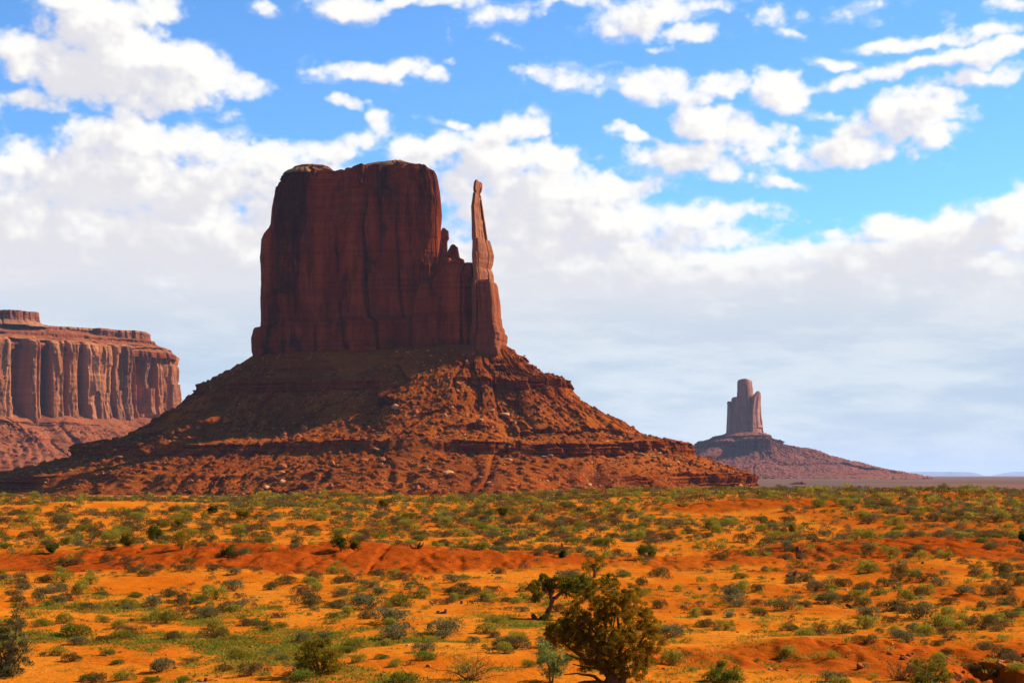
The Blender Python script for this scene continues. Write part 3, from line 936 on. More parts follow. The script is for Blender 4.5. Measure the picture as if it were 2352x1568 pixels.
# ------------------------------------------------------------------ the faint tablelands on the horizon and a low knoll
for nm, lab, rows, Yf, dp, sd in (
        ('far_mesa', 'pale blue flat mesa low on the far horizon', [(1084, 2075, 2218), (1087, 2066, 2232), (1092, 2040, 2243), (1104, 2000, 2255)], 65000, 6000, 800),
        ('far_ridge', 'faint blue rising ridge at the edge of the far horizon', [(1083, 2352, 2500), (1086, 2335, 2520), (1091, 2312, 2560), (1103, 2280, 2600)], 70000, 6000, 820)):
    me = loft(nm, rows, Yf, dp, M_FAR, None, sd, 200, 40, k=20)
    tag(me, lab, 'mesa' if nm == 'far_mesa' else 'ridge')
kn = loft('rock_knoll', [(1106, 1828, 1848), (1109, 1818, 1858), (1114, 1808, 1868), (1124, 1795, 1880)], 2300, 40, M_SPIRE_T, None, 840, 160, 40, k=.8, p=2.2, amp=.8)
tag(kn, 'small dark rounded knoll on the plain below the distant rock tower', 'knoll')

# ------------------------------------------------------------------ boulders and rubble on the big butte's apron
def rock_shape(seed, flat=.7, n=12):
    """a broken block: a faceted lump cut by random planes"""
    g = np.random.default_rng(seed)
    a, b = np.meshgrid(np.linspace(0, 2 * math.pi, n, endpoint=False), np.linspace(.12, math.pi - .12, n // 2 + 1))
    v = np.stack([np.sin(b) * np.cos(a), np.sin(b) * np.sin(a), np.cos(b)], -1).reshape(-1, 3)
    for _ in range(11):
        d = g.normal(size=3)
        d /= np.linalg.norm(d)
        c = g.uniform(.42, .78)
        t = v @ d - c
        v = v - np.clip(t, 0, None)[:, None] * d
    v = v * np.array((1, g.uniform(.65, .95), flat * g.uniform(.7, 1.1)))
    F = grid_faces(n // 2 + 1, n)
    loops = np.concatenate([F[:, ::-1].ravel(), np.arange(n), (np.arange(n) + (n // 2) * n)[::-1]])
    sizes = np.concatenate([np.full(len(F), 4), [n, n]])
    return v, loops, sizes


def boulder_material(name, a, b_, c_):
    m, t, b = new_mat(name)
    a, b_, c_ = tone(a, b_, c_)
    p = geo(t, 'Position')
    rnd = t.n.new('ShaderNodeObjectInfo').outputs['Random']
    col = t.mix(t.maprange(t.noise(p, .6, 4, .6), .35, .65), a, b_)
    col = t.mix(t.math('MULTIPLY', rnd, .5), col, c_)
    t.put(b.inputs['Base Color'], col)
    add_bump(t, b, t.noise(p, 1.5, 5, .65), .6, .5)
    return m


M_B_RED = boulder_material('rust_boulder', (.56, .15, .035), (.42, .10, .025), (.30, .075, .03))
M_B_TAN = boulder_material('tan_boulder', (.82, .34, .11), (.70, .26, .075), (.85, .42, .17))
ROCKS = [make_mesh('boulder', *rock_shape(40 + i, .75), M_B_RED) for i in range(6)]
SLABS = [make_mesh('boulder', *rock_shape(60 + i, .42), M_B_TAN) for i in range(5)]
TX, TY, TZ = TAL
tpx = CX + FPX * TX / TY
tpy = HZ - FPX * (TZ - CZ) / TY          # good enough for choosing a spot
dTu = np.stack([np.gradient(TX, axis=1), np.gradient(TY, axis=1), np.gradient(TZ, axis=1)], -1)
dTv = np.stack([np.gradient(TX, axis=0), np.gradient(TY, axis=0), np.gradient(TZ, axis=0)], -1)
TN = np.cross(dTv, dTu)
TN /= np.linalg.norm(TN, axis=-1, keepdims=True) + 1e-9
TN *= np.sign(TN[..., 2:3] + 1e-9)
facing = (TN[..., 0] * -TX + TN[..., 1] * -TY + TN[..., 2] * (CZ - TZ)) > 0
ok_rows = np.zeros_like(facing)
ok_rows[14:-6] = True
usable = facing & ok_rows & (TN[..., 2] > .5) & (tpx > -60) & (tpx < 1760) & (tpy < 1140)


def side_words(px, py):
    tier = 'upper' if py < 925 else ('middle' if py < 1025 else 'lowest')
    side = 'thumb-side' if px > 1060 else ('central' if px > 560 else 'far-from-thumb')
    return tier, side


def pick_spot(px, py):
    d = np.where(usable, (tpx - px) ** 2 + (tpy - py) ** 2, 1e12)
    k = int(np.argmin(d))
    return np.unravel_index(k, d.shape)


# the large blocks that can be told apart: (column, row, width, tan?, height factor)
BIG = [(1160, 952, 30, 1, .5), (1128, 944, 20, 1, .5), (1160, 930, 24, 0, .7), (910, 938, 34, 1, .9), (955, 948, 26, 0, .8), (1104, 965, 18, 1, .6), (1180, 975, 16, 1, .5), (1130, 983, 20, 1, .4), (1108, 988, 24, 1, .35),
       (1040, 940, 14, 1, 1.2), (866, 1035, 32, 1, .6), (980, 1080, 22, 1, .7), (1030, 1088, 26, 1, .8), (868, 1062, 20, 1, .6), (836, 1060, 26, 0, .9), (765, 1070, 26, 0, 1.2), (708, 1075, 26, 0, .9),
       (645, 1075, 30, 0, .9), (655, 1085, 26, 1, .4), (650, 1108, 26, 1, .8), (630, 1100, 32, 0, .7), (617, 1120, 26, 1, .6), (555, 1086, 18, 1, .6), (1100, 1100, 16, 0, 1.2), (760, 1118, 18, 0, 1.2), (925, 1118, 18, 0, 1.3),
       (690, 1006, 22, 0, 1), (650, 1000, 20, 0, .9), (700, 985, 26, 0, .8), (575, 1000, 18, 0, 1), (610, 975, 26, 0, .8), (520, 968, 22, 0, 1), (455, 985, 18, 0, .9), (1045, 1000, 14, 0, 1), (1245, 880 + 40, 18, 0, .9),
       (1290, 940, 18, 0, .9), (1255, 965, 20, 0, .9), (1360, 990, 18, 0, .9), (1400, 1005, 20, 0, 1), (1440, 1008, 18, 0, 1), (1520, 1015, 18, 0, .9), (1560, 1018, 18, 0, .8), (1655, 1070, 18, 0, 1), (1700, 1086, 24, 0, .8), (1672, 1076, 16, 0, 1),
       (1500, 1050, 26, 1, .5), (1470, 1045, 24, 1, .5), (1530, 1070, 22, 1, .6), (1420, 1050, 20, 1, .5), (1380, 1066, 18, 1, .5), (1250, 1050, 18, 1, .6), (1560, 1062, 20, 1, .5), (960, 1150 - 30, 20, 0, 1), (360, 1065, 16, 0, .9), (250, 1045, 14, 0, 1)]
nb = 0
taken = []


def put_boulder(i, j, w_px, tan, hf, label, group):
    global nb
    size = w_px / FPX * TY[i, j] * .5
    me = (SLABS if tan else ROCKS)[nb % (5 if tan else 6)]
    o = link('boulder', me)
    n = TN[i, j]
    o.location = (TX[i, j], TY[i, j], TZ[i, j] + size * hf * (.22 if tan else .25))
    g = np.random.default_rng(900 + nb)
    up = Vector((n[0], n[1], n[2] + .6)).normalized()
    q = up.to_track_quat('Z', 'Y').to_euler()
    o.rotation_euler = (q.x, q.y, q.z + g.uniform(0, 6.28))
    o.scale = (size * 1.15, size * 1.15, size * (hf if not tan else hf * 1.5))
    nb += 1
    return tag(o, label, 'boulder', group)


ORD = ['nearest', 'second nearest', 'third nearest']
rock_spots = []
for (px, py, w, tan, hf) in BIG:
    i, j = pick_spot(px, py)
    rock_spots.append((i, j, w, tan, hf))
cand = np.argwhere(usable)
g = np.random.default_rng(77)
clump = fbm(TX / 38, TY / 38 + TZ / 20, 4, 88)
wgt = usable * np.exp(3.0 * clump) * np.where((tpy < 935) & (tpx < 900), .3, 1.0) * np.where((tpx > 1230) & (tpy > 1020), 2.0, 1.0)
area = np.linalg.norm(np.cross(dTv, dTu), axis=-1)
wgt = (wgt * area).ravel()
wgt /= wgt.sum()
for k in g.choice(len(wgt), 252, p=wgt, replace=False):
    i, j = np.unravel_index(k, usable.shape)
    w = 9 + 14 * g.random() ** 2.2
    tan = g.random() < (.6 if (tpx[i, j] > 1230 and tpy[i, j] > 1020) else .25)
    rock_spots.append((i, j, w, tan, g.uniform(.5, 1.0)))
counts = {}
for q, (i, j, w, tan, hf) in enumerate(rock_spots):
    px, py = tpx[i, j], tpy[i, j]
    tier, side = side_words(px, py)
    where = {'thumb-side': 'below the thumb spire', 'central': "on the apron's central fan", 'far-from-thumb': "on the apron's long left flank"}[side]
    col = ('tan slab-like' if tan else 'rust-red blocky')
    sz = 'huge' if w > 28 else ('large' if w > 17 else ('mid-sized' if w > 9 else 'small'))
    lvl = {'upper': 'high up, above the first ledge,', 'middle': 'between the ledges', 'lowest': 'under the lowest ledge'}[tier]
    lab = f'{sz} {col} boulder {lvl} {where}'
    counts.setdefault(lab, []).append(q)
    rock_spots[q] = (i, j, w, tan, hf, lab)
for q, (i, j, w, tan, hf, lab) in enumerate(rock_spots):
    put_boulder(i, j, w, tan, hf, lab, lab.split(' boulder ')[0] + ' boulders ' + lab.split(' boulder ')[1])


def scatter_mesh(name, protos, mats4, mat, extra=None):
    """many small copies as one mesh: protos [(verts, loops, sizes)], mats4 list of (proto, 3x3, location)"""
    V, Lp, Sz, A, base = [], [], [], [], 0
    for (pi, R, loc, val) in mats4:
        v, l, s = protos[pi][:3]
        V.append(v @ R.T + loc)
        Lp.append(l + base)
        Sz.append(s)
        A.append(np.full(len(v), val) if len(protos[pi]) < 4 else np.clip(val + protos[pi][3], 0, 1))
        base += len(v)
    return make_mesh(name, np.concatenate(V), np.concatenate(Lp), np.concatenate(Sz), mat, False, {'shade': np.concatenate(A)})


def rotz(a):
    c, s = math.cos(a), math.sin(a)
    return np.array(((c, -s, 0), (s, c, 0), (0, 0, 1)))


m_rub, t_, b_ = new_mat('rubble_stone')
rv = attr(t_, 'shade')
rc = t_.mix(t_.maprange(rv, .35, .5), (.23, .05, .008), (.33, .10, .025))
rc = t_.mix(t_.maprange(rv, .80, .86), rc, (.44, .19, .07))
t_.put(b_.inputs['Base Color'], rc)
SMALL = [rock_shape(200 + i, .6, 6) for i in range(8)]
items = []
for k in g.choice(len(wgt), 11000, p=wgt, replace=True):
    i, j = np.unravel_index(k, usable.shape)
    sz = (2.0 + 7.5 * g.random() ** 2.8) / FPX * TY[i, j] * .55
    R = rotz(g.uniform(0, 6.28)) * sz
    R[2] *= g.uniform(.6, 1.2)
    items.append((int(g.integers(8)), R, np.array((TX[i, j] + g.normal() * .8, TY[i, j] + g.normal() * .8, TZ[i, j] + sz * .15)), g.random()))
kind(link('rubble', scatter_mesh('rubble', SMALL, items, m_rub)), 'stuff')['label'] = "loose stones strewn over the big butte's apron"


# ------------------------------------------------------------------ plants
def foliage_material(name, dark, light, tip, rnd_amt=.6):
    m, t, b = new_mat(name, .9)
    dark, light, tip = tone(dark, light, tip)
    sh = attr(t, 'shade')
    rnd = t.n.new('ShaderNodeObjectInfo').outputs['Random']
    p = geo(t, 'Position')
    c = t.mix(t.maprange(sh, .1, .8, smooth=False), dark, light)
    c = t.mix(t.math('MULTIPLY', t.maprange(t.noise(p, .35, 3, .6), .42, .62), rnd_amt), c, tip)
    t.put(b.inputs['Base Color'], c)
    tr = t.n.new('ShaderNodeBsdfTranslucent')
    t.put(tr.inputs[0], c)
    mx = t.n.new('ShaderNodeMixShader')
    mx.inputs[0].default_value = .42
    t.l.new(b.outputs[0], mx.inputs[1])
    t.l.new(tr.outputs[0], mx.inputs[2])
    t.l.new(mx.outputs[0], [n for n in t.n if n.type == 'OUTPUT_MATERIAL'][0].inputs[0])
    return m


M_SAGE = foliage_material('sage_leaf', (.085, .056, .012), (.235, .165, .045), (.17, .085, .02))
M_GREY = foliage_material('grey_sage_leaf', (.11, .088, .025), (.29, .245, .085), (.23, .17, .05))
M_YEL = foliage_material('yellow_rabbitbrush_leaf', (.22, .15, .012), (.56, .44, .05), (.42, .28, .025))
M_GRN = foliage_material('green_bush_leaf', (.10, .10, .010), (.29, .28, .03), (.32, .20, .018))
M_BRN = foliage_material('dry_brown_twig', (.10, .05, .016), (.26, .14, .05), (.20, .09, .03))
M_GRASS = foliage_material('grass_blade', (.17, .16, .012), (.33, .32, .035), (.46, .28, .03))
M_JUN = foliage_material('juniper_leaf', (.12, .08, .006), (.38, .25, .016), (.44, .21, .014), .8)
M_JUN_D = foliage_material('dark_juniper_leaf', (.035, .05, .005), (.14, .16, .014), (.17, .13, .012), .5)
M_JUN_M = foliage_material('green_juniper_leaf', (.07, .07, .006), (.25, .22, .016), (.28, .18, .014), .6)
M_PALE = foliage_material('pale_green_leaf', (.20, .24, .045), (.48, .52, .12), (.42, .40, .07), .5)
m_bark, t_, b_ = new_mat('bark')
pb = geo(t_, 'Position')
t_.put(b_.inputs['Base Color'], t_.mix(t_.maprange(t_.noise(t_.mapping(pb, scale=(1, 1, .25)), 18, 5, .65), .35, .65), (.075, .028, .012), (.20, .085, .035)))
add_bump(t_, b_, t_.noise(t_.mapping(pb, scale=(1, 1, .25)), 30, 4, .6), .8, .03)
M_BARK = m_bark
m_dead, t_, b_ = new_mat('dead_wood')
pb = geo(t_, 'Position')
t_.put(b_.inputs['Base Color'], t_.mix(t_.noise(pb, 9, 4, .6), (.07, .022, .010), (.16, .06, .03)))
M_DEAD = m_dead


def leaf_tris(P, D, length, width, g):
    """one narrow leaf (two triangles) at each point P pointing along D"""
    n = len(P)
    r = g.normal(size=(n, 3))
    S = np.cross(D, r)
    S /= np.linalg.norm(S, axis=1, keepdims=True) + 1e-9
    L = (length * g.uniform(.6, 1.35, n))[:, None]
    Wd = (width * g.uniform(.7, 1.3, n))[:, None]
    a, b, c, d = P, P + D * L * .55 + S * Wd * .5, P + D * L, P + D * L * .5 - S * Wd * .5
    V = np.stack([a, b, c, d], 1).reshape(-1, 3)
    return V, np.arange(4 * n), np.full(n, 4)


def shrub_proto(seed, n, h=.7, leaf=.16, wid=.05, up=.55, lobes=6, spread=.62, flat=1.0):
    """a low rounded bush of radius 1: leaf sprays on uneven lobes"""
    g = np.random.default_rng(seed)
    C_, R_ = [], []
    for k in range(lobes):
        a, r = g.uniform(0, 6.283), spread * math.sqrt(g.random())
        rad = g.uniform(.28, .5)
        C_.append((r * math.cos(a), r * math.sin(a) * flat, h * g.uniform(.10, .5)))
        R_.append(rad)
    C_, R_ = np.array(C_), np.array(R_)
    pick = g.choice(lobes, n, p=R_ ** 2 / (R_ ** 2).sum())
    d = g.normal(size=(n, 3))
    d /= np.linalg.norm(d, axis=1, keepdims=True)
    d[:, 2] = np.where(d[:, 2] < -.5, -d[:, 2], d[:, 2])
    rr = R_[pick] * g.uniform(.35, 1.0, n) ** .45
    P = C_[pick] + d * rr[:, None] * np.array((1, 1, h * 1.25))
    P[:, 2] = np.abs(P[:, 2]) * 1.0 + .01
    D = d + np.array((0, 0, up)) + .6 * g.normal(size=(n, 3))
    D /= np.linalg.norm(D, axis=1, keepdims=True)
    V, l, s = leaf_tris(P, D, leaf, wid, g)
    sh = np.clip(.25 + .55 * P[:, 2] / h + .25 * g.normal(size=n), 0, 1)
    return V, l, s, np.repeat(sh, 4)


def stems_mesh(seed, n=16, h=.6, r=.022, spread=.75):
    g = np.random.default_rng(seed)
    segs = []
    for k in range(n):
        a, q = g.uniform(0, 6.283), spread * math.sqrt(g.random())
        e = np.array((q * math.cos(a), q * math.sin(a), h * g.uniform(.55, 1.0)))
        m = e * np.array((.45, .45, .5)) + g.normal(size=3) * .04
        segs.append([(np.zeros(3), r), (m, r * .75), (e, r * .35)])
    return tubes_mesh('stem', segs, M_BARK, 5)


def tubes_mesh(name, chains, mat, sides=7, wob=0.0):
    """tapering limbs: each chain is a list of (point, radius)"""
    V, Fs, base = [], [], 0
    ang = np.linspace(0, 2 * math.pi, sides, endpoint=False)
    g = np.random.default_rng(5)
    for ch in chains:
        pts = np.array([p for p, _ in ch], float)
        rad = [r for _, r in ch]
        for i, p in enumerate(pts):
            t = pts[min(i + 1, len(pts) - 1)] - pts[max(i - 1, 0)]
            t /= np.linalg.norm(t) + 1e-9
            u = np.cross(t, (0.31, .95, .05))
            u /= np.linalg.norm(u) + 1e-9
            w = np.cross(t, u)
            rr = rad[i] * (1 + wob * g.normal(size=sides))
            V.append(p + (np.cos(ang) * rr)[:, None] * u + (np.sin(ang) * rr)[:, None] * w)
        n = len(pts)
        f = grid_faces(n, sides) + base
        Fs.append(f.ravel())
        base += n * sides
    loops = np.concatenate(Fs)
    return make_mesh(name, np.concatenate(V), loops, np.full(len(loops) // 4, 4), mat, True)


def proto_mesh(name, pr, mat):
    return make_mesh(name, pr[0], pr[1], pr[2], mat, False, {'shade': pr[3]})


KINDS = {   # name, category, material, prototype settings
    's': ('sage_shrub', 'shrub', M_SAGE, dict(h=.74, leaf=.16, wid=.045, lobes=8)),
    'k': ('grey_shrub', 'shrub', M_GREY, dict(h=.68, leaf=.17, wid=.045, lobes=8)),
    'y': ('yellow_shrub', 'shrub', M_YEL, dict(h=.95, leaf=.22, wid=.05, up=1.0, lobes=7)),
    'g': ('green_shrub', 'shrub', M_GRN, dict(h=.6, leaf=.17, wid=.05, up=.8, lobes=9)),
    'b': ('brown_shrub', 'shrub', M_BRN, dict(h=.66, leaf=.2, wid=.03, up=.7, lobes=7)),
}
PROTO = {}
for q, (kd, (nm, cat, mt, kw)) in enumerate(KINDS.items()):
    PROTO[kd] = dict(
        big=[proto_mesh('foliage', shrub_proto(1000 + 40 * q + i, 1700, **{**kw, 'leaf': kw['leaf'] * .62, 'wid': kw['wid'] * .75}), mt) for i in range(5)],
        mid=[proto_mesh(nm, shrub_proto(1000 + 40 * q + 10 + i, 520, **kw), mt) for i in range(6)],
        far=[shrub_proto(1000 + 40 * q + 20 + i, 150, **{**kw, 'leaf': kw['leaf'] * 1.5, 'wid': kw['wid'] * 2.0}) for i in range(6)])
STEMS = [stems_mesh(1500 + i, 14, .42, .016, .6) for i in range(3)]
_dd = np.concatenate([np.arange(25, 130, .12), np.arange(130, 300, .3)])


def ground_hit(px, py):
    """where the line of sight through a point of the photograph meets the ground"""
    u, v = ray(px, py)
    x = u * _dd
    below = (CZ + v * _dd) < ground_z(x, _dd)
    k = int(np.argmax(below)) if below.any() else len(_dd) - 1
    y = _dd[k]
    return float(u * y), float(y), float(ground_z(u * y, y))


# plants measured on the photograph: column, row of the foot, width, kind
SHRUBS = [
    (114, 1304, 30, 's'), (61, 1315, 26, 's'), (50, 1336, 30, 's'), (207, 1342, 42, 'y'), (125, 1344, 20, 'y'), (227, 1362, 32, 's'), (269, 1325, 18, 'k'), (365, 1309, 38, 's'), (423, 1309, 50, 's'), (444, 1290, 26, 's'),
    (484, 1332, 26, 's'), (438, 1344, 20, 's'), (475, 1359, 40, 'y'), (537, 1357, 66, 'k'), (395, 1366, 28, 's'), (460, 1382, 40, 's'), (416, 1390, 46, 's'), (487, 1393, 32, 'y'), (551, 1396, 58, 'k'), (478, 1419, 72, 'k'),
    (43, 1381, 56, 's'), (91, 1373, 42, 's'), (137, 1386, 46, 'k'), (134, 1399, 28, 'y'), (173, 1396, 28, 'y'), (205, 1398, 32, 's'), (292, 1401, 40, 'k'), (350, 1393, 62, 'k'), (316, 1372, 42, 'g'), (283, 1466, 76, 'g'),
    (183, 1460, 92, 'g'), (396, 1469, 58, 's'), (487, 1465, 64, 's'), (380, 1430, 76, 'g'), (183, 1481, 66, 'k'), (237, 1474, 44, 's'), (365, 1542, 96, 'k'), (435, 1524, 46, 's'), (250, 1503, 46, 'g'), (268, 1524, 46, 'g'),
    (545, 1509, 62, 'y'), (280, 1561, 62, 'y'), (167, 1518, 60, 's'), (207, 1561, 52, 'g'), (514, 1541, 52, 's'), (420, 1566, 50, 'g'), (353, 1566, 52, 'g'), (535, 1467, 34, 'g'),
    (770, 1300, 30, 'y'), (664, 1340, 62, 's'), (640, 1338, 34, 'y'), (618, 1354, 46, 's'), (874, 1318, 32, 's'), (930, 1348, 30, 's'), (972, 1361, 42, 's'), (999, 1350, 26, 'y'), (962, 1328, 24, 'y'), (673, 1377, 34, 'k'),
    (713, 1393, 52, 's'), (866, 1366, 54, 'k'), (850, 1398, 88, 'k'), (918, 1392, 76, 'g'), (1092, 1358, 30, 's'), (777, 1356, 26, 'y'), (770, 1419, 62, 'g'), (905, 1430, 92, 'k'), (649, 1440, 46, 'g'), (1026, 1454, 102, 'k'),
    (912, 1468, 92, 'k'), (813, 1491, 72, 'g'), (747, 1466, 52, 'k'), (694, 1476, 62, 'k'), (968, 1497, 68, 'k'), (822, 1521, 46, 'y'), (905, 1530, 42, 'y'), (941, 1527, 32, 's'), (1154, 1488, 72, 's'), (603, 1555, 36, 'y'),
    (694, 1562, 82, 'g'), (923, 1570, 84, 'g'), (838, 1378, 30, 's'), (797, 1384, 26, 'y'),
    (1319, 1326, 32, 'y'), (1429, 1322, 38, 'k'), (1511, 1322, 62, 's'), (1471, 1343, 44, 's'), (1564, 1358, 34, 'y'), (1640, 1352, 32, 's'), (1626, 1303, 26, 's'), (1672, 1276, 32, 's'), (1608, 1392, 34, 's'), (1511, 1396, 52, 's'),
    (1544, 1462, 98, 'k'), (1623, 1439, 62, 's'), (1581, 1474, 26, 'y'), (1185, 1491, 84, 's'), (1216, 1530, 40, 'y'), (1590, 1541, 28, 'y'), (1738, 1521, 26, 'g'), (1744, 1357, 44, 's'), (1535, 1331, 30, 's'), (1610, 1340, 34, 'y'),
    (1858, 1263, 28, 'y'), (1804, 1284, 38, 's'), (1915, 1305, 40, 's'), (2071, 1315, 58, 's'), (2309, 1320, 72, 's'), (2240, 1308, 40, 's'), (2184, 1276, 36, 's'), (2148, 1270, 30, 's'), (1983, 1351, 50, 's'), (2117, 1335, 72, 's'),
    (1938, 1347, 62, 's'), (2278, 1366, 58, 's'), (2178, 1387, 54, 's'), (2053, 1402, 72, 's'), (1990, 1418, 68, 'k'), (2105, 1421, 104, 's'), (2175, 1410, 38, 'y'), (1800, 1402, 64, 's'), (2306, 1421, 68, 's'), (2260, 1443, 78, 's'),
    (2084, 1475, 68, 'k'), (1990, 1475, 58, 's'), (2157, 1482, 46, 's'), (1816, 1448, 46, 's'), (1883, 1448, 42, 's'), (1856, 1451, 30, 'y'), (1915, 1512, 36, 'y'), (1807, 1506, 50, 'y'), (2312, 1509, 72, 's'), (2172, 1503, 38, 's'),
    (1916, 1564, 68, 'k'), (2235, 1545, 60, 's'), (2290, 1556, 50, 's'), (2335, 1540, 44, 'y'), (2200, 1563, 40, 'b'), (2010, 1558, 30, 'y'), (1990, 1300, 26, 'y'), (2046, 1287, 24, 'y'), (2325, 1327, 36, 'y'), (2263, 1328, 28, 'y'), (1910, 1368, 30, 'y'), (2062, 1357, 22, 'y'), (2095, 1378, 36, 'g'), (2018, 1360, 34, 's'),
    (1995, 1190 + 12, 44, 's'), (2040, 1196, 26, 's'), (2200, 1187, 40, 's'), (2100, 1170, 34, 's'), (2000, 1166, 38, 's'), (1905, 1147, 34, 'g'), (1830, 1131, 34, 'g'), (2058, 1134, 32, 's'), (2270, 1145, 30, 'g'), (2318, 1138, 34, 's'),
]
spots = []
for (px, py, w, kd) in SHRUBS:
    x, y, z = ground_hit(px, py)
    spots.append([x, y, z, w * .5 / FPX * y * 1.06, kd, True])
gs = np.random.default_rng(2024)
keep_clear = [(1380, 1565, 130), (1256, 1420, 40), (20, 1550, 60), (735, 1545, 60), (1075, 1560, 60), (1267, 1566, 40)]


def scatter(n, y0, y1, dens, rad, kinds):
    cell = {}
    for s_ in spots:
        cell.setdefault((int(s_[0] // 2), int(s_[1] // 2)), []).append(s_)
    n = int(n * 1.28)
    m = n * 24
    ys = np.sqrt(gs.uniform(y0 * y0, y1 * y1, m))
    xs = gs.uniform(-.46, .46, m) * ys
    keep = gs.random(m) < dens(xs, ys)
    xs, ys = xs[keep], ys[keep]
    zs = ground_z(xs, ys)
    made = 0
    for x, y, z in zip(xs, ys, zs):
        r = rad()
        cx_, cy_ = int(x // 2), int(y // 2)
        if any((s_[0] - x) ** 2 + (s_[1] - y) ** 2 < (.66 * (s_[3] + r)) ** 2 for i in (-1, 0, 1) for j in (-1, 0, 1) for s_ in cell.get((cx_ + i, cy_ + j), ())):
            continue
        s_ = [float(x), float(y), float(z), r, kinds[int(gs.choice(len(kinds), p=KP[kinds]))], False]
        spots.append(s_)
        cell.setdefault((cx_, cy_), []).append(s_)
        made += 1
        if made >= n:
            break


KP = {'skygb': [.40, .19, .17, .11, .13], 'sykgb': [.28, .28, .16, .16, .12]}


def dens_far(x, y):
    c = .62 + 1.1 * fbm(x / 10, y / 18, 4, 61, .6)
    return np.clip(c, .05, 1) * (1 - .6 * red_mask(x, y)) * (1 - .4 * sstep(-.08, -.24, x / y))


def dens_near(x, y):
    c = .45 + 1.2 * fbm(x / 6, y / 8, 4, 62, .6)
    return np.clip(c, .03, 1) * (1 - .6 * red_mask(x, y)) * np.where(x > 4, 1.0, .6)


def dens_crest(x, y):
    return .4 + 1.2 * fbm(x / 8, y / 30, 3, 64)


def size(lo, hi):
    return lambda: lo + (hi - lo) * gs.random() ** 2.4


scatter(6200, 104, 205, dens_far, size(.22, .88), 'skygb')
scatter(430, 190, 226, dens_crest, size(.25, .8), 'skygb')
scatter(1200, 60, 104, dens_near, size(.15, .64), 'skygb')
scatter(420, 38, 62, dens_near, size(.10, .46), 'sykgb')


# ------------------------------------------------------------------ trees and special bushes
def to_px(p):
    x, y, z = p[0], p[1], p[2] - CZ
    cp, sp_ = math.cos(PITCH), math.sin(PITCH)
    d = y * cp + z * sp_
    return CX + FPX * x / d, CY - FPX * (z * cp - y * sp_) / d


def crown_mesh(lobes, n_clump, n_leaf, clump, leaf, wid, mat, seed, hollow=.35):
    """foliage in clumps on uneven lobes; lobes: (centre, radius)"""
    g = np.random.default_rng(seed)
    Ps, Ds, Sh = [], [], []
    rs = np.array([r for _, r in lobes])
    for c, r in lobes:
        m = max(4, int(n_clump * (r / rs.mean()) ** 2))
        d = g.normal(size=(m, 3))
        d /= np.linalg.norm(d, axis=1, keepdims=True)
        q = np.asarray(c) + d * (r * g.uniform(hollow, 1.05, m) ** .6)[:, None]
        for k in range(m):
            t = clump * g.uniform(.6, 1.4)
            e = g.normal(size=(n_leaf, 3))
            e /= np.linalg.norm(e, axis=1, keepdims=True)
            Ps.append(q[k] + e * (t * g.random(n_leaf) ** .5)[:, None] * np.array((1, 1, .8)))
            dd = e + d[k] * .5 + np.array((0, 0, .5)) + .5 * g.normal(size=(n_leaf, 3))
            Ds.append(dd / np.linalg.norm(dd, axis=1, keepdims=True))
            Sh.append(np.clip(g.uniform(.1, .9) + .2 * g.normal(size=n_leaf), 0, 1))
    P, D = np.concatenate(Ps), np.concatenate(Ds)
    V, l, s = leaf_tris(P, D, leaf, wid, g)
    return make_mesh('crown', V, l, s, mat, False, {'shade': np.repeat(np.concatenate(Sh), 4)})


def plant_frame(px, py):
    """helpers that turn photograph offsets round a plant's foot into metres at its distance"""
    x, y, z = ground_hit(px, min(py, 1566))
    if py > 1566:
        y = y * (1 - (py - 1566) * .00062)
        u, v = ray(px, py)
        x, z = u * y, float(ground_z(u * y, y))
    def P(qx, qy, dy=0.0):
        u, v = ray(qx, qy)
        yy = y + dy
        return np.array((u * yy, yy, CZ + v * yy))
    return (x, y, z), P, y / FPX


def place_tree(name, foot, label, cat, limbs, lobes, mat, seed, n_clump=16, n_leaf=60, clump=9, leaf=5, wid=2, depth=1.0, wood=None, group=None, crown_name='crown', trunk_name='trunk', hollow=.35):
    (x, y, z), P, m = plant_frame(*foot)
    root = empty(name, (x, y, z), label, cat, group)
    o0 = np.array((x, y, z))
    g = np.random.default_rng(seed)
    if limbs:
        chains = []
        for lb in limbs:
            dy0 = g.uniform(-.25, .25) * depth
            n = len(lb)
            pts = []
            for i, q in enumerate(lb):
                dy = q[3] * m if len(q) > 3 else dy0 * i / max(n - 1, 1)
                pts.append((P(q[0], q[1], dy) - o0, q[2] * m))
            # finer, slightly crooked
            out = []
            for (a, ra), (b, rb) in zip(pts[:-1], pts[1:]):
                for t in (0, .33, .66):
                    out.append((a + (b - a) * t + (g.normal(size=3) * ra * .25 if t else 0), ra + (rb - ra) * t))
            out.append(pts[-1])
            out[0] = (out[0][0] - np.array((0, 0, .06)), out[0][1])
            chains.append(out)
        link(trunk_name, tubes_mesh(trunk_name, chains, wood or M_BARK, 8, .07), root)
    if lobes:
        L = [(P(q[0], q[1], (q[3] if len(q) > 3 else g.uniform(-.6, .6) * 60) * m) - o0, q[2] * m) for q in lobes]
        me = crown_mesh(L, n_clump, n_leaf, clump * m, leaf * m, wid * m, mat, seed, hollow)
        link(crown_name, me, root)
    return root


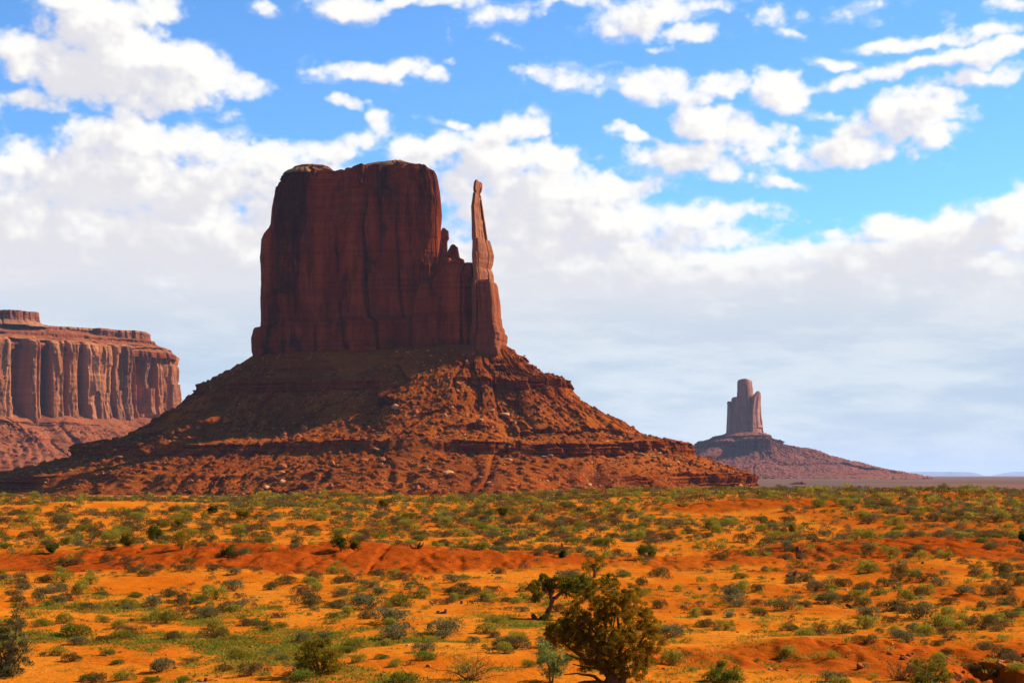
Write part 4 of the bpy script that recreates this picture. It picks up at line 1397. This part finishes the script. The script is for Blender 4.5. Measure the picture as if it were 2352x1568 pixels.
# the big juniper in front
place_tree('juniper_tree', (1408, 1588), 'large bushy olive juniper leaning over the slope with dark twisted trunk', 'tree',
           [[(1418, 1590, 17), (1412, 1560, 14), (1395, 1535, 11), (1375, 1510, 8), (1360, 1475, 5), (1352, 1440, 3)],
            [(1424, 1588, 12), (1432, 1555, 9), (1428, 1520, 6), (1424, 1470, 4), (1418, 1410, 2)],
            [(1395, 1535, 8), (1360, 1518, 6), (1320, 1495, 3.5), (1290, 1472, 2)],
            [(1412, 1560, 8), (1375, 1565, 5), (1330, 1568, 3.5), (1300, 1588, 2)],
            [(1408, 1575, 6), (1365, 1552, 3.5), (1325, 1545, 2), (1295, 1548, 1.2)],
            [(1428, 1520, 5), (1460, 1490, 4), (1485, 1455, 2)],
            [(1375, 1510, 5), (1390, 1460, 3.5), (1395, 1400, 2)], [(1360, 1518, 3), (1330, 1512, 2), (1300, 1500, 1.2)], [(1400, 1540, 4), (1350, 1532, 2.5), (1315, 1524, 1.2)]]
           + [[(1400 + 14 * math.cos(q * 2.4), 1520 - q * 5, 2.2), (1390 + 50 * math.cos(q * 2.4), 1490 - q * 7, 1.4), (1388 + 95 * math.cos(q * 2.4) * (1 - q * .03), 1478 - q * 8.5, .6)] for q in range(12)],
           [(1385, 1368, 38), (1350, 1392, 38), (1318, 1448, 36), (1300, 1420, 20), (1285, 1462, 24), (1345, 1450, 36), (1415, 1392, 34), (1316, 1420, 30), (1290, 1440, 26), (1268, 1458, 20), (1360, 1430, 42), (1410, 1440, 44),
            (1452, 1362, 22), (1447, 1392, 24), (1468, 1412, 32), (1492, 1435, 26), (1500, 1470, 26), (1470, 1470, 36), (1430, 1485, 42, -40), (1320, 1462, 30, -30), (1352, 1492, 30, -40), (1380, 1500, 34, -50), (1440, 1525, 30, -40),
            (1475, 1515, 26), (1490, 1500, 22), (1395, 1525, 26, -40), (1345, 1525, 18), (1470, 1545, 16), (1408, 1350, 14), (1262, 1436, 12), (1400, 1470, 34, -60), (1425, 1540, 18, -40)],
           M_JUN, 3001, n_clump=46, n_leaf=70, clump=4.6, leaf=3.6, wid=1.5, hollow=.45)
# the forked juniper behind it
place_tree('juniper_tree', (1254, 1420), 'forked juniper with bare dark trunk and flat crown behind the big bushy one', 'tree',
           [[(1254, 1421, 6), (1262, 1398, 5.4), (1268, 1376, 5), (1262, 1360, 3.5), (1246, 1345, 2.4), (1232, 1338, 1.4)], [(1267, 1380, 4.8), (1282, 1366, 4), (1300, 1352, 3), (1322, 1344, 2.2), (1345, 1340, 1.4)],
            [(1262, 1360, 3.5), (1275, 1345, 2.4), (1284, 1335, 1.4)], [(1256, 1412, 5), (1248, 1416, 4), (1240, 1420, 3)]],
           [(1232, 1340, 13), (1248, 1331, 15), (1262, 1343, 14), (1222, 1352, 9), (1280, 1335, 13), (1296, 1338, 13), (1314, 1334, 14), (1330, 1335, 13), (1240, 1366, 9), (1232, 1376, 7), (1346, 1330, 13), (1262, 1360, 8), (1255, 1350, 12), (1305, 1345, 9), (1228, 1362, 10), (1345, 1345, 12), (1356, 1338, 12), (1330, 1352, 13), (1318, 1362, 12), (1352, 1356, 14), (1300, 1360, 10), (1290, 1350, 10), (1268, 1352, 11)],
           M_JUN_M, 3002, n_clump=15, n_leaf=60, clump=5, leaf=3.6, wid=1.5)
place_tree('juniper_tree', (1366, 1326), 'loose upright olive juniper standing above the two trees', 'tree',
           [[(1366, 1328, 4), (1365, 1312, 3), (1362, 1295, 2)], [(1366, 1318, 2.5), (1376, 1302, 1.5)]],
           [(1364, 1286, 17), (1352, 1300, 14), (1376, 1298, 15), (1360, 1312, 14), (1382, 1285, 9)], M_JUN, 3003, n_clump=10, n_leaf=45, clump=5, leaf=4, wid=1.6)
place_tree('juniper_tree', (1400, 1352), 'low dark green juniper bush right behind the big bushy tree', 'tree', [[(1400, 1353, 3), (1400, 1340, 2), (1396, 1332, 1.2)]],
           [(1388, 1336, 12), (1402, 1332, 13), (1414, 1338, 11), (1400, 1342, 11)], M_JUN_D, 3004, n_clump=10, n_leaf=45, clump=4.5, leaf=3.8, wid=1.6)
# junipers scattered over the slope: foot, width, height, dark?, label
JUNIPERS = [
    ((354, 1241), 40, 32, 1, 'dark green juniper with a ragged top, left of the round one'),
    ((417, 1261), 60, 42, 0, 'round dense olive juniper casting a dark base behind the red mound'),
    ((292, 1253), 38, 28, 0, 'thin yellowish juniper left of two darker junipers'),
    ((408, 1216), 28, 26, 0, 'small rounded olive juniper behind the round dense one'),
    ((487, 1177), 20, 18, 1, 'tiny dark green juniper on the far left slope'),
    ((560, 1192), 46, 24, 0, 'wide low olive juniper high on the left slope'),
    ((524, 1280), 50, 28, 1, 'sprawling dark green juniper at the right end of the left red mound'),
    ((120, 1270), 36, 20, 1, 'low green juniper bush left of the red mound crest'),
    ((783, 1264), 44, 36, 1, 'dark juniper at the crest of the central red mound'),
    ((812, 1262), 28, 26, 0, 'olive juniper touching the dark one on the central red mound'),
    ((1154, 1187), 34, 24, 0, 'lone olive juniper on the far slope in line with the thumb spire'),
    ((882, 1165), 22, 18, 0, 'small yellow-olive juniper near the crest below the butte'),
    ((1490, 1281), 68, 28, 1, 'broad bright green juniper bush on a red rise'),
    ((1292, 1280), 18, 20, 1, 'small cone-shaped green juniper above the forked one'),
    ((2348, 1245), 16, 26, 1, 'dark green juniper cut by the right edge of the view'),
    ((1822, 1225), 20, 22, 0, 'spindly brownish young juniper beyond the tall stump'),
]
for q, (foot, w, h, dark, lab) in enumerate(JUNIPERS):
    g = np.random.default_rng(3100 + q)
    lb = []
    for k in range(7):
        t = g.uniform(.28, .82)
        wid_ = w * .5 * (1 - .55 * abs(t - .45) * 1.4)
        lb.append((foot[0] + g.uniform(-.62, .62) * wid_, foot[1] - h * t, min(w, h) * g.uniform(.17, .27), g.uniform(-.4, .4) * w))
    place_tree('juniper_tree', foot, lab, 'tree', [[(foot[0], foot[1] + 1, w * .05 + .6), (foot[0] + 1, foot[1] - h * .4, w * .03 + .4), (foot[0], foot[1] - h * .8, .5)]], lb, M_JUN_D if dark else M_JUN, 3200 + q, n_clump=9, n_leaf=36, clump=w * .09 + 1, leaf=3.2, wid=1.5, group='junipers scattered over the slope')

# bushes with a character of their own in front
place_tree('bush', (15, 1553), 'tall dark bush with pale twigs cut by the left edge of the view', 'bush', [[(10, 1555, 4), (15, 1510, 3), (40, 1440, 1.2)], [(12, 1555, 3), (0, 1500, 2), (-10, 1450, 1)], [(14, 1555, 3), (50, 1500, 1.6), (75, 1470, .8)], [(12, 1550, 2.5), (30, 1480, 1.4), (48, 1405, .7)]],
           [(5, 1520, 36), (-10, 1480, 32), (25, 1480, 30), (35, 1450, 22), (15, 1440, 22), (48, 1500, 24), (40, 1425, 13), (55, 1470, 16), (-20, 1450, 24), (20, 1535, 26), (0, 1545, 28), (38, 1538, 26), (-18, 1530, 32), (60, 1528, 18), (25, 1510, 28)], foliage_material('dusky_leaf', (.06, .07, .014), (.24, .24, .07), (.16, .10, .04), .6), 3301, n_clump=11, n_leaf=60, clump=8, leaf=6, wid=1.8, crown_name='foliage', trunk_name='stem')
place_tree('bush', (735, 1548), 'round dark olive bush with twigs sticking out of its top', 'bush', [[(733, 1550, 3.5), (728, 1515, 2.5), (715, 1480, 1.2), (700, 1465, .7)], [(735, 1550, 3), (755, 1510, 1.8), (775, 1490, .8)], [(733, 1550, 2.5), (712, 1510, 1.4), (702, 1460, .6)]],
           [(715, 1495, 28), (745, 1490, 26), (700, 1515, 22), (765, 1510, 24), (735, 1520, 30), (775, 1525, 16), (720, 1478, 16), (692, 1500, 13), (750, 1530, 18), (715, 1535, 20), (745, 1540, 20), (700, 1535, 16), (770, 1535, 14)], M_JUN, 3302, n_clump=11, n_leaf=60, clump=7, leaf=5, wid=1.9, crown_name='foliage', trunk_name='stem')
place_tree('bush', (1267, 1570), 'feathery pale green bush at the foot of the big juniper', 'bush', [[(1266, 1570, 3), (1262, 1535, 2), (1250, 1490, 1)], [(1268, 1570, 2.5), (1275, 1530, 1.6), (1288, 1500, .8)]],
           [(1258, 1500, 20), (1280, 1510, 20), (1262, 1525, 24), (1285, 1530, 16), (1250, 1480, 12), (1272, 1545, 18), (1240, 1505, 10), (1300, 1515, 8)], M_PALE, 3303, n_clump=12, n_leaf=50, clump=7, leaf=5, wid=1.6, crown_name='foliage', trunk_name='stem')
place_tree('bush', (1660, 1572), 'spiky bright green bush at the bottom edge right of the big juniper', 'bush', [[(1660, 1572, 2), (1640, 1545, 1.2), (1630, 1525, .7)], [(1660, 1572, 2), (1680, 1545, 1.2), (1690, 1530, .7)]],
           [(1640, 1550, 20), (1665, 1542, 22), (1690, 1552, 18), (1675, 1562, 20), (1625, 1558, 12)], M_GRN, 3304, n_clump=12, n_leaf=50, clump=7, leaf=8, wid=1.4, crown_name='foliage', trunk_name='stem')
place_tree('bush', (2144, 1572), 'large dark green rounded bush in the mouth of the wash', 'bush', [[(2144, 1573, 3), (2130, 1540, 2), (2110, 1520, 1)], [(2146, 1573, 3), (2165, 1540, 1.6)]],
           [(2120, 1535, 22), (2145, 1528, 20), (2165, 1540, 20), (2135, 1552, 26), (2175, 1555, 14), (2110, 1555, 18), (2155, 1560, 18)], M_GRN, 3305, n_clump=14, n_leaf=55, clump=7, leaf=5, wid=1.8, crown_name='foliage', trunk_name='stem')
def twigs(cx, cy, n, size_, seed):
    tw, g = [], np.random.default_rng(seed)
    for k in range(n):
        a, b_ang = g.uniform(0, 6.283), g.uniform(.2, 1.1)
        p = np.array((cx + g.normal() * 10 * size_, cy, 0.))
        d = np.array((math.cos(a) * math.sin(b_ang), -math.cos(b_ang), math.sin(a) * math.sin(b_ang)))
        ch, L, r = [(p[0], p[1], 1.0, p[2])], g.uniform(12, 24) * size_, 1.0
        for st in range(4):
            d = d + .38 * g.normal(size=3)
            d /= np.linalg.norm(d)
            p = p + d * L * np.array((1.25, .95, 1))
            r *= .72
            ch.append((p[0], min(p[1], cy - 4), r, p[2]))
            if st in (1, 2):
                e = d + .8 * g.normal(size=3)
                e /= np.linalg.norm(e)
                q = p + e * L
                tw.append([(p[0], min(p[1], cy - 4), r * .8, p[2]), (q[0], min(q[1], cy - 4), r * .4, q[2])])
        tw.append(ch)
    return tw


tw = twigs(1075, 1562, 34, 1.0, 3310)
m_twig, t_, b_ = new_mat('twig')
b_.inputs['Base Color'].default_value = (.17, .085, .025, 1)
place_tree('bush', (1075, 1562), 'open thorny bush of bare ochre twigs with sparse leaves', 'bush', tw, [(1045, 1520, 26), (1080, 1510, 26), (1110, 1525, 24), (1075, 1540, 28), (1130, 1545, 16), (1030, 1545, 16)], M_YEL, 3306, n_clump=14, n_leaf=14, clump=8, leaf=4, wid=1.5, crown_name='foliage', trunk_name='stem', wood=m_twig)
tw = twigs(2071, 1562, 30, .68, 3311)
place_tree('bush', (2071, 1562), 'thin reddish twiggy bush beside the dark green one in the wash', 'bush', tw, [(2060, 1535, 18), (2082, 1530, 16), (2071, 1550, 18)], M_SAGE, 3307, n_clump=7, n_leaf=10, clump=7, leaf=4, wid=1.4, crown_name='foliage', trunk_name='stem', wood=m_twig)

# ------------------------------------------------------------------ dead wood and stones
DEADWOOD = [
    ('tree_stump', (1835, 1283), 'tall dark broken stump standing upright among the sage', 'stump', [[(1835, 1284, 7), (1834, 1268, 6), (1832, 1254, 5)], [(1836, 1284, 5), (1838, 1270, 4.5), (1839, 1262, 3)]]),
    ('dead_snag', (956, 1260), 'dead snag with two curved dark arms on the slope past the central mound', 'snag', [[(960, 1262, 4), (962, 1254, 3.5), (966, 1244, 2)], [(956, 1260, 3.5), (946, 1257, 2.2), (941, 1249, 1.2)], [(962, 1256, 3), (970, 1252, 2), (973, 1245, 1)]]),
    ('dead_snag', (1290, 1260), 'dark pointed dead trunk with a low side branch on the far slope', 'snag', [[(1292, 1261, 4), (1291, 1252, 3), (1290, 1245, 1.2)], [(1292, 1258, 2.5), (1300, 1256, 1.5), (1306, 1257, .8)]]),
    ('tree_stump', (1014, 1408), 'low reddish split stump on open sand', 'stump', [[(1006, 1409, 5), (1006, 1402, 4)], [(1014, 1409, 4), (1016, 1404, 3)], [(1021, 1408, 5), (1024, 1398, 3)]]),
    ('tree_stump', (1036, 1382), 'short leaning pointed stump among green tufts', 'stump', [[(1037, 1383, 3), (1035, 1373, 1.2)]]),
    ('tree_stump', (1061, 1386), 'small square dark stump right of the leaning pointed one', 'stump', [[(1061, 1387, 3.4), (1060, 1378, 2.8)]]),
    ('fallen_branch', (992, 1390), 'thin forked dead branch lying on the sand beside the stumps', 'branch', [[(986, 1378, 1), (991, 1385, 1.4), (996, 1391, 1.2)], [(991, 1385, 1), (998, 1383, .7)]]),
    ('tree_stump', (1229, 1422), 'slanting dark log stump at the foot of the forked juniper', 'stump', [[(1234, 1425, 5), (1225, 1414, 5), (1222, 1410, 4.5)], [(1238, 1424, 4), (1246, 1422, 4)]]),
    ('dead_snag', (1826, 1326), 'dead trunk carrying a tuft of yellow leaves below the tall stump', 'snag', [[(1822, 1328, 5), (1826, 1318, 3.5), (1830, 1308, 1.8)], [(1822, 1327, 4), (1812, 1322, 3), (1804, 1321, 1.5)]]),
    ('dead_log', (1952, 1396), 'dark broken log propped among sage shrubs', 'log', [[(1944, 1385, 4), (1952, 1392, 4), (1962, 1396, 3)], [(1948, 1388, 2.5), (1958, 1390, 1.5)]]),
    ('fallen_branch', (1664, 1408), 'pale bleached stick lying on the sand right of the big juniper', 'branch', [[(1650, 1413, 1.2), (1662, 1408, 1.5), (1678, 1402, .9)]]),
    ('dead_log', (470, 1564), 'short dark rotting logs at the bottom edge of the view', 'log', [[(452, 1568, 6), (462, 1562, 6)], [(470, 1568, 5), (474, 1556, 4)], [(488, 1567, 5), (500, 1563, 4)]]),
]
m_pw, t_, b_ = new_mat('bleached_wood')
b_.inputs['Base Color'].default_value = (.48, .30, .18, 1)
for q, (nm, foot, lab, cat, limbs) in enumerate(DEADWOOD):
    (x, y, z), P, m = plant_frame(*foot)
    o0 = np.array((x, y, z))
    ch = [[(P(a, b, 0) - o0 - np.array((0, 0, .03 if i == 0 else 0)), r * m) for i, (a, b, r) in enumerate(lb)] for lb in limbs]
    ch = [c[:1] + [((c[i][0] + c[i + 1][0]) / 2 + .1 * c[i][1] * np.random.default_rng(q).normal(size=3), (c[i][1] + c[i + 1][1]) / 2) for i in range(len(c) - 1)] + c[-1:] if len(c) == 2 else c for c in ch]
    for c in ch:      # close the broken end
        c.append((c[-1][0] + np.array((0, 0, .004)), .002))
    o = link(nm, tubes_mesh(nm, ch, m_pw if 'bleached' in lab else M_DEAD, 8, .14), None, (x, y, z))
    tag(o, lab, cat)
STONES = [((984, 1530), 16, 1, 'pale cream stone lying in front of the thorny bush'), ((1974, 1535), 26, 0, 'brown angular rock on the red bank of the wash'), ((1794, 1520), 14, 1, 'pale upright stone on the bank right of the bright green bush'),
          ((1610, 1354), 14, 0, 'dark red rock on open ground right of a yellow shrub'), ((2066, 1293), 14, 0, 'red rock on the upper red slope beside a sage shrub'), ((2120, 1294), 12, 0, 'reddish rock pair on the upper red slope'), ((2180, 1286), 16, 0, 'flat red rock on the upper red slope right of the pair'),
          ((1916, 1482), 7, 1, 'small tan stone standing on the red bank'), ((2050, 1480), 9, 1, 'grey stick-like stone on the bank edge'), ((2185, 1400), 12, 0, 'rust rock half hidden by a sage shrub'), ((1560, 1163), 14, 0, 'dark rock near the crest right of the big butte'), ((255, 1352), 8, 0, 'small red stone on the left red mound')]
for q, (foot, w, pale, lab) in enumerate(STONES):
    x, y, z = ground_hit(*foot)
    sz = w * .5 / FPX * y
    o = link('stone', (SLABS if pale else ROCKS)[q % 5], None, (x, y, z + sz * .3))
    o.scale = (sz, sz, sz * (1.4 if pale else 1.0))
    o.rotation_euler = (q * .17, 0, q * 1.3)
    tag(o, lab, 'stone')

# ------------------------------------------------------------------ shrubs: the ones that show largest as things, the rest as brush
for s_ in spots:
    s_.append(s_[3] / s_[1])
LIMIT = {'s': 300, 'k': 200, 'y': 200, 'g': 150, 'b': 150}
MARKS = [((1390, 1470), 'the big bushy juniper'), ((1262, 1375), 'the forked juniper'), ((417, 1250), 'the round olive juniper'), ((354, 1235), 'the ragged dark juniper'), ((783, 1255), "the central mound's dark juniper"), ((1835, 1270), 'the tall stump'),
         ((735, 1520), 'the round dark bush'), ((20, 1490), 'the tall bush at the left edge'), ((1075, 1540), 'the thorny twig bush'), ((1267, 1530), 'the pale green feathery bush'), ((1660, 1555), 'the spiky green bush'), ((2144, 1548), 'the dark bush in the wash'),
         ((1014, 1404), 'the red split stump'), ((1490, 1270), 'the broad green juniper'), ((956, 1252), 'the two-armed snag'), ((1952, 1392), 'the propped log'), ((1826, 1318), 'the leafy dead trunk'), ((984, 1526), 'the pale cream stone'), ((524, 1270), 'the sprawling green juniper'), ((1154, 1180), 'the lone far juniper'),
         ((560, 1185), 'the wide low juniper'), ((1974, 1530), 'the brown rock on the bank'), ((292, 1245), 'the thin yellowish juniper'), ((1664, 1408), 'the bleached stick'), ((1365, 1300), 'the upright olive juniper'), ((2348, 1235), 'the right-edge juniper'), ((470, 1560), 'the rotting logs'), ((120, 1262), 'the low green juniper')]
COLOR = {'s': 'dull olive sage shrub', 'k': 'silvery grey-green shrub', 'y': 'yellow-green rabbitbrush shrub', 'g': 'fresh green spreading shrub', 'b': 'dry brown twiggy shrub'}
solo = []
rest = []
for kd, lim in LIMIT.items():
    mine = sorted([s_ for s_ in spots if s_[4] == kd and abs(s_[0] / s_[1]) < .345], key=lambda q: -q[6])
    solo += mine[:lim]
ids = {id(s_) for s_ in solo}
rest = [s_ for s_ in spots if id(s_) not in ids]
# a label for each: by size, colour and what it stands beside
used_labels = {}
slots = {}
pos = {id(s_): to_px((s_[0], s_[1], s_[2])) for s_ in solo}
labels = {}
for (mx, my), words_ in MARKS:
    for kd in LIMIT:
        for side in ('left of', 'right of', 'beyond', 'in front of'):
            c_ = []
            for s_ in solo:
                if s_[4] != kd:
                    continue
                dx, dy = pos[id(s_)][0] - mx, (pos[id(s_)][1] - my) * 2.2
                d = math.hypot(dx, dy)
                sd = ('left of' if dx < 0 else 'right of') if abs(dx) > abs(dy) else ('beyond' if dy < 0 else 'in front of')
                if sd == side and d < 420:
                    c_.append((d, id(s_)))
            c_.sort()
            for rank, (d, i_) in enumerate(c_[:3]):
                if i_ not in labels or labels[i_][0] > d + 60 * rank:
                    labels[i_] = (d + 60 * rank, f'{ORD[rank]} {COLOR[kd]} {side} {words_}')


def zone(px, py):
    if py > 1440:
        return 'on the near sand flat' if px < 1250 else 'on the near slope right of the big juniper'
    if py > 1345:
        return 'on the sandy flat below the red mounds' if px < 1250 else 'in the dense brush right of the forked juniper'
    if py > 1250:
        return 'on the bare red mound' if px < 1200 else 'on the red slope around the tall stump'
    if py > 1160:
        return 'on the sandy slope past the red mounds' if px < 1200 else 'in the dense brush on the far right slope'
    return 'along the crest under the big butte' if px < 1740 else 'along the crest under the distant tower'


for s_ in solo:
    x, y, z, r, kd, traced, app = s_
    px, py = pos[id(s_)]
    nm, cat, mt, kw = KINDS[kd]
    sz = 'large ' if app * FPX > 30 else ('' if app * FPX > 14 else 'small ')
    if id(s_) in labels:
        lab, grp_ = labels[id(s_)][1], None
        grp_ = COLOR[kd] + 's ' + zone(px, py)
    else:
        lab = sz + COLOR[kd] + ' ' + zone(px, py)
        grp_ = COLOR[kd] + 's ' + zone(px, py)
    q = int(gs.integers(1000))
    rz = gs.uniform(0, 6.283)
    sc = (r * gs.uniform(.92, 1.1), r * gs.uniform(.85, 1.1), r * gs.uniform(.8, 1.2))
    if app * FPX > 20:      # large enough to show leaves and stems apart
        o = empty(nm, (x, y, z - .02), lab, cat, grp_)
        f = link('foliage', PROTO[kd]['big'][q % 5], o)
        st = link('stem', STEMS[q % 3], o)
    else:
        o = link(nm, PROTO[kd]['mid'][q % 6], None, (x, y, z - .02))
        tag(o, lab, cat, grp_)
    o.rotation_euler = (0, 0, rz)
    o.scale = sc
for kd, (nm, cat, mt, kw) in KINDS.items():
    items = []
    for s_ in rest:
        if s_[4] != kd:
            continue
        R = rotz(gs.uniform(0, 6.283)) * s_[3]
        R[2] *= gs.uniform(.8, 1.2)
        items.append((int(gs.integers(6)), R, np.array((s_[0], s_[1], s_[2] - .02)), gs.uniform(-.15, .15)))
    if items:
        o = kind(link('undergrowth', scatter_mesh('undergrowth', PROTO[kd]['far'], items, mt)), 'stuff')
        o['label'] = {'s': 'olive', 'k': 'grey-green', 'y': 'yellowish', 'g': 'green', 'b': 'dry brown'}[kd] + ' low desert brush covering the far slope'


# ------------------------------------------------------------------ grass tufts and dry bits on the sand
def tuft(seed, n=60, spread=.6, h=.2):
    g = np.random.default_rng(seed)
    a, q = g.uniform(0, 6.283, n), spread * np.sqrt(g.random(n))
    P = np.stack([q * np.cos(a), q * np.sin(a), np.zeros(n)], -1)
    D = np.stack([.6 * np.cos(a) * q / spread, .6 * np.sin(a) * q / spread, np.ones(n)], -1) + .35 * g.normal(size=(n, 3))
    D[:, 2] = np.abs(D[:, 2])
    D /= np.linalg.norm(D, axis=1, keepdims=True)
    D[:, :2] *= 1.5
    V, l, s = leaf_tris(P, D, h, .04, g)
    return V, l, s, np.repeat(np.clip(g.uniform(-.2, .3, n), -1, 1), 4)


TUFTS = [tuft(5000 + i) for i in range(8)]
items = []
ys = np.concatenate([np.sqrt(gs.uniform(37 ** 2, 150 ** 2, 26000)), gs.uniform(37, 66, 14000)])
xs = gs.uniform(-.35, .35, len(ys)) * ys
wn = fbm(xs / 3.2, ys / 4, 4, 71)
p_ = (.05 + .95 * sstep(70, 52, ys) * sstep(.08, -.02, xs / ys) * sstep(-.05, .2, wn) + .3 * sstep(.15, .4, wn)) * (1 - .85 * red_mask(xs, ys))
keep = gs.random(len(ys)) < p_ * .42
for x, y, z in zip(xs[keep], ys[keep], ground_z(xs[keep], ys[keep])):
    R = rotz(gs.uniform(0, 6.28)) * gs.uniform(.25, .75)
    R[2] *= gs.uniform(.5, .9)
    items.append((int(gs.integers(8)), R, np.array((x, y, z - .01)), gs.uniform(.15, .85)))
o = kind(link('grass', scatter_mesh('grass', TUFTS, items, M_GRASS)), 'stuff')
o['label'] = 'short green and straw grass tufts on the sand'
items = []
ys = np.sqrt(gs.uniform(37 ** 2, 115 ** 2, 2600))
xs = gs.uniform(-.35, .35, 2600) * ys
for x, y, z in zip(xs, ys, ground_z(xs, ys)):
    sz = .02 + .07 * gs.random() ** 3
    items.append((int(gs.integers(8)), rotz(gs.uniform(0, 6.28)) * sz, np.array((x, y, z + sz * .2)), gs.random()))
for k in range(420):
    x, y = gs.uniform(10.2, 15.5), gs.uniform(39.5, 45.5)
    sz = .03 + .14 * gs.random() ** 3
    items.append((int(gs.integers(8)), rotz(gs.uniform(0, 6.28)) * sz, np.array((x, y, float(ground_z(x, y)) + sz * .2)), gs.random() * .8))
o = kind(link('gravel', scatter_mesh('gravel', SMALL, items, m_rub)), 'stuff')
o['label'] = 'scattered small stones on the sand'


# ------------------------------------------------------------------ the air
hz = bpy.data.materials.new('haze_air')
hz.use_nodes = True
hz.node_tree.nodes.clear()
ht = NT(hz.node_tree)
pv = ht.n.new('ShaderNodeVolumePrincipled')
pv.inputs['Color'].default_value = (.62, .74, 1.0, 1)
pv.inputs['Density'].default_value = 1.5e-5
pv.inputs['Anisotropy'].default_value = 0.0
oo = ht.n.new('ShaderNodeOutputMaterial')
ht.l.new(pv.outputs[0], oo.inputs['Volume'])
hx, hy0, hy1, hb, htop = 90000, -90000, 90000, -45.0, 480.0
hv = [(sx * hx, y, z) for z in (hb, htop) for (sx, y) in ((-1, hy0), (1, hy0), (1, hy1), (-1, hy1))]
hf = [(3, 2, 1, 0), (4, 5, 6, 7), (0, 1, 5, 4), (1, 2, 6, 5), (2, 3, 7, 6), (3, 0, 4, 7)]
kind(link('haze', make_mesh('haze', hv, np.array(hf).ravel(), [4] * 6, hz)), 'stuff')['label'] = 'thin blue air that veils the far rocks'
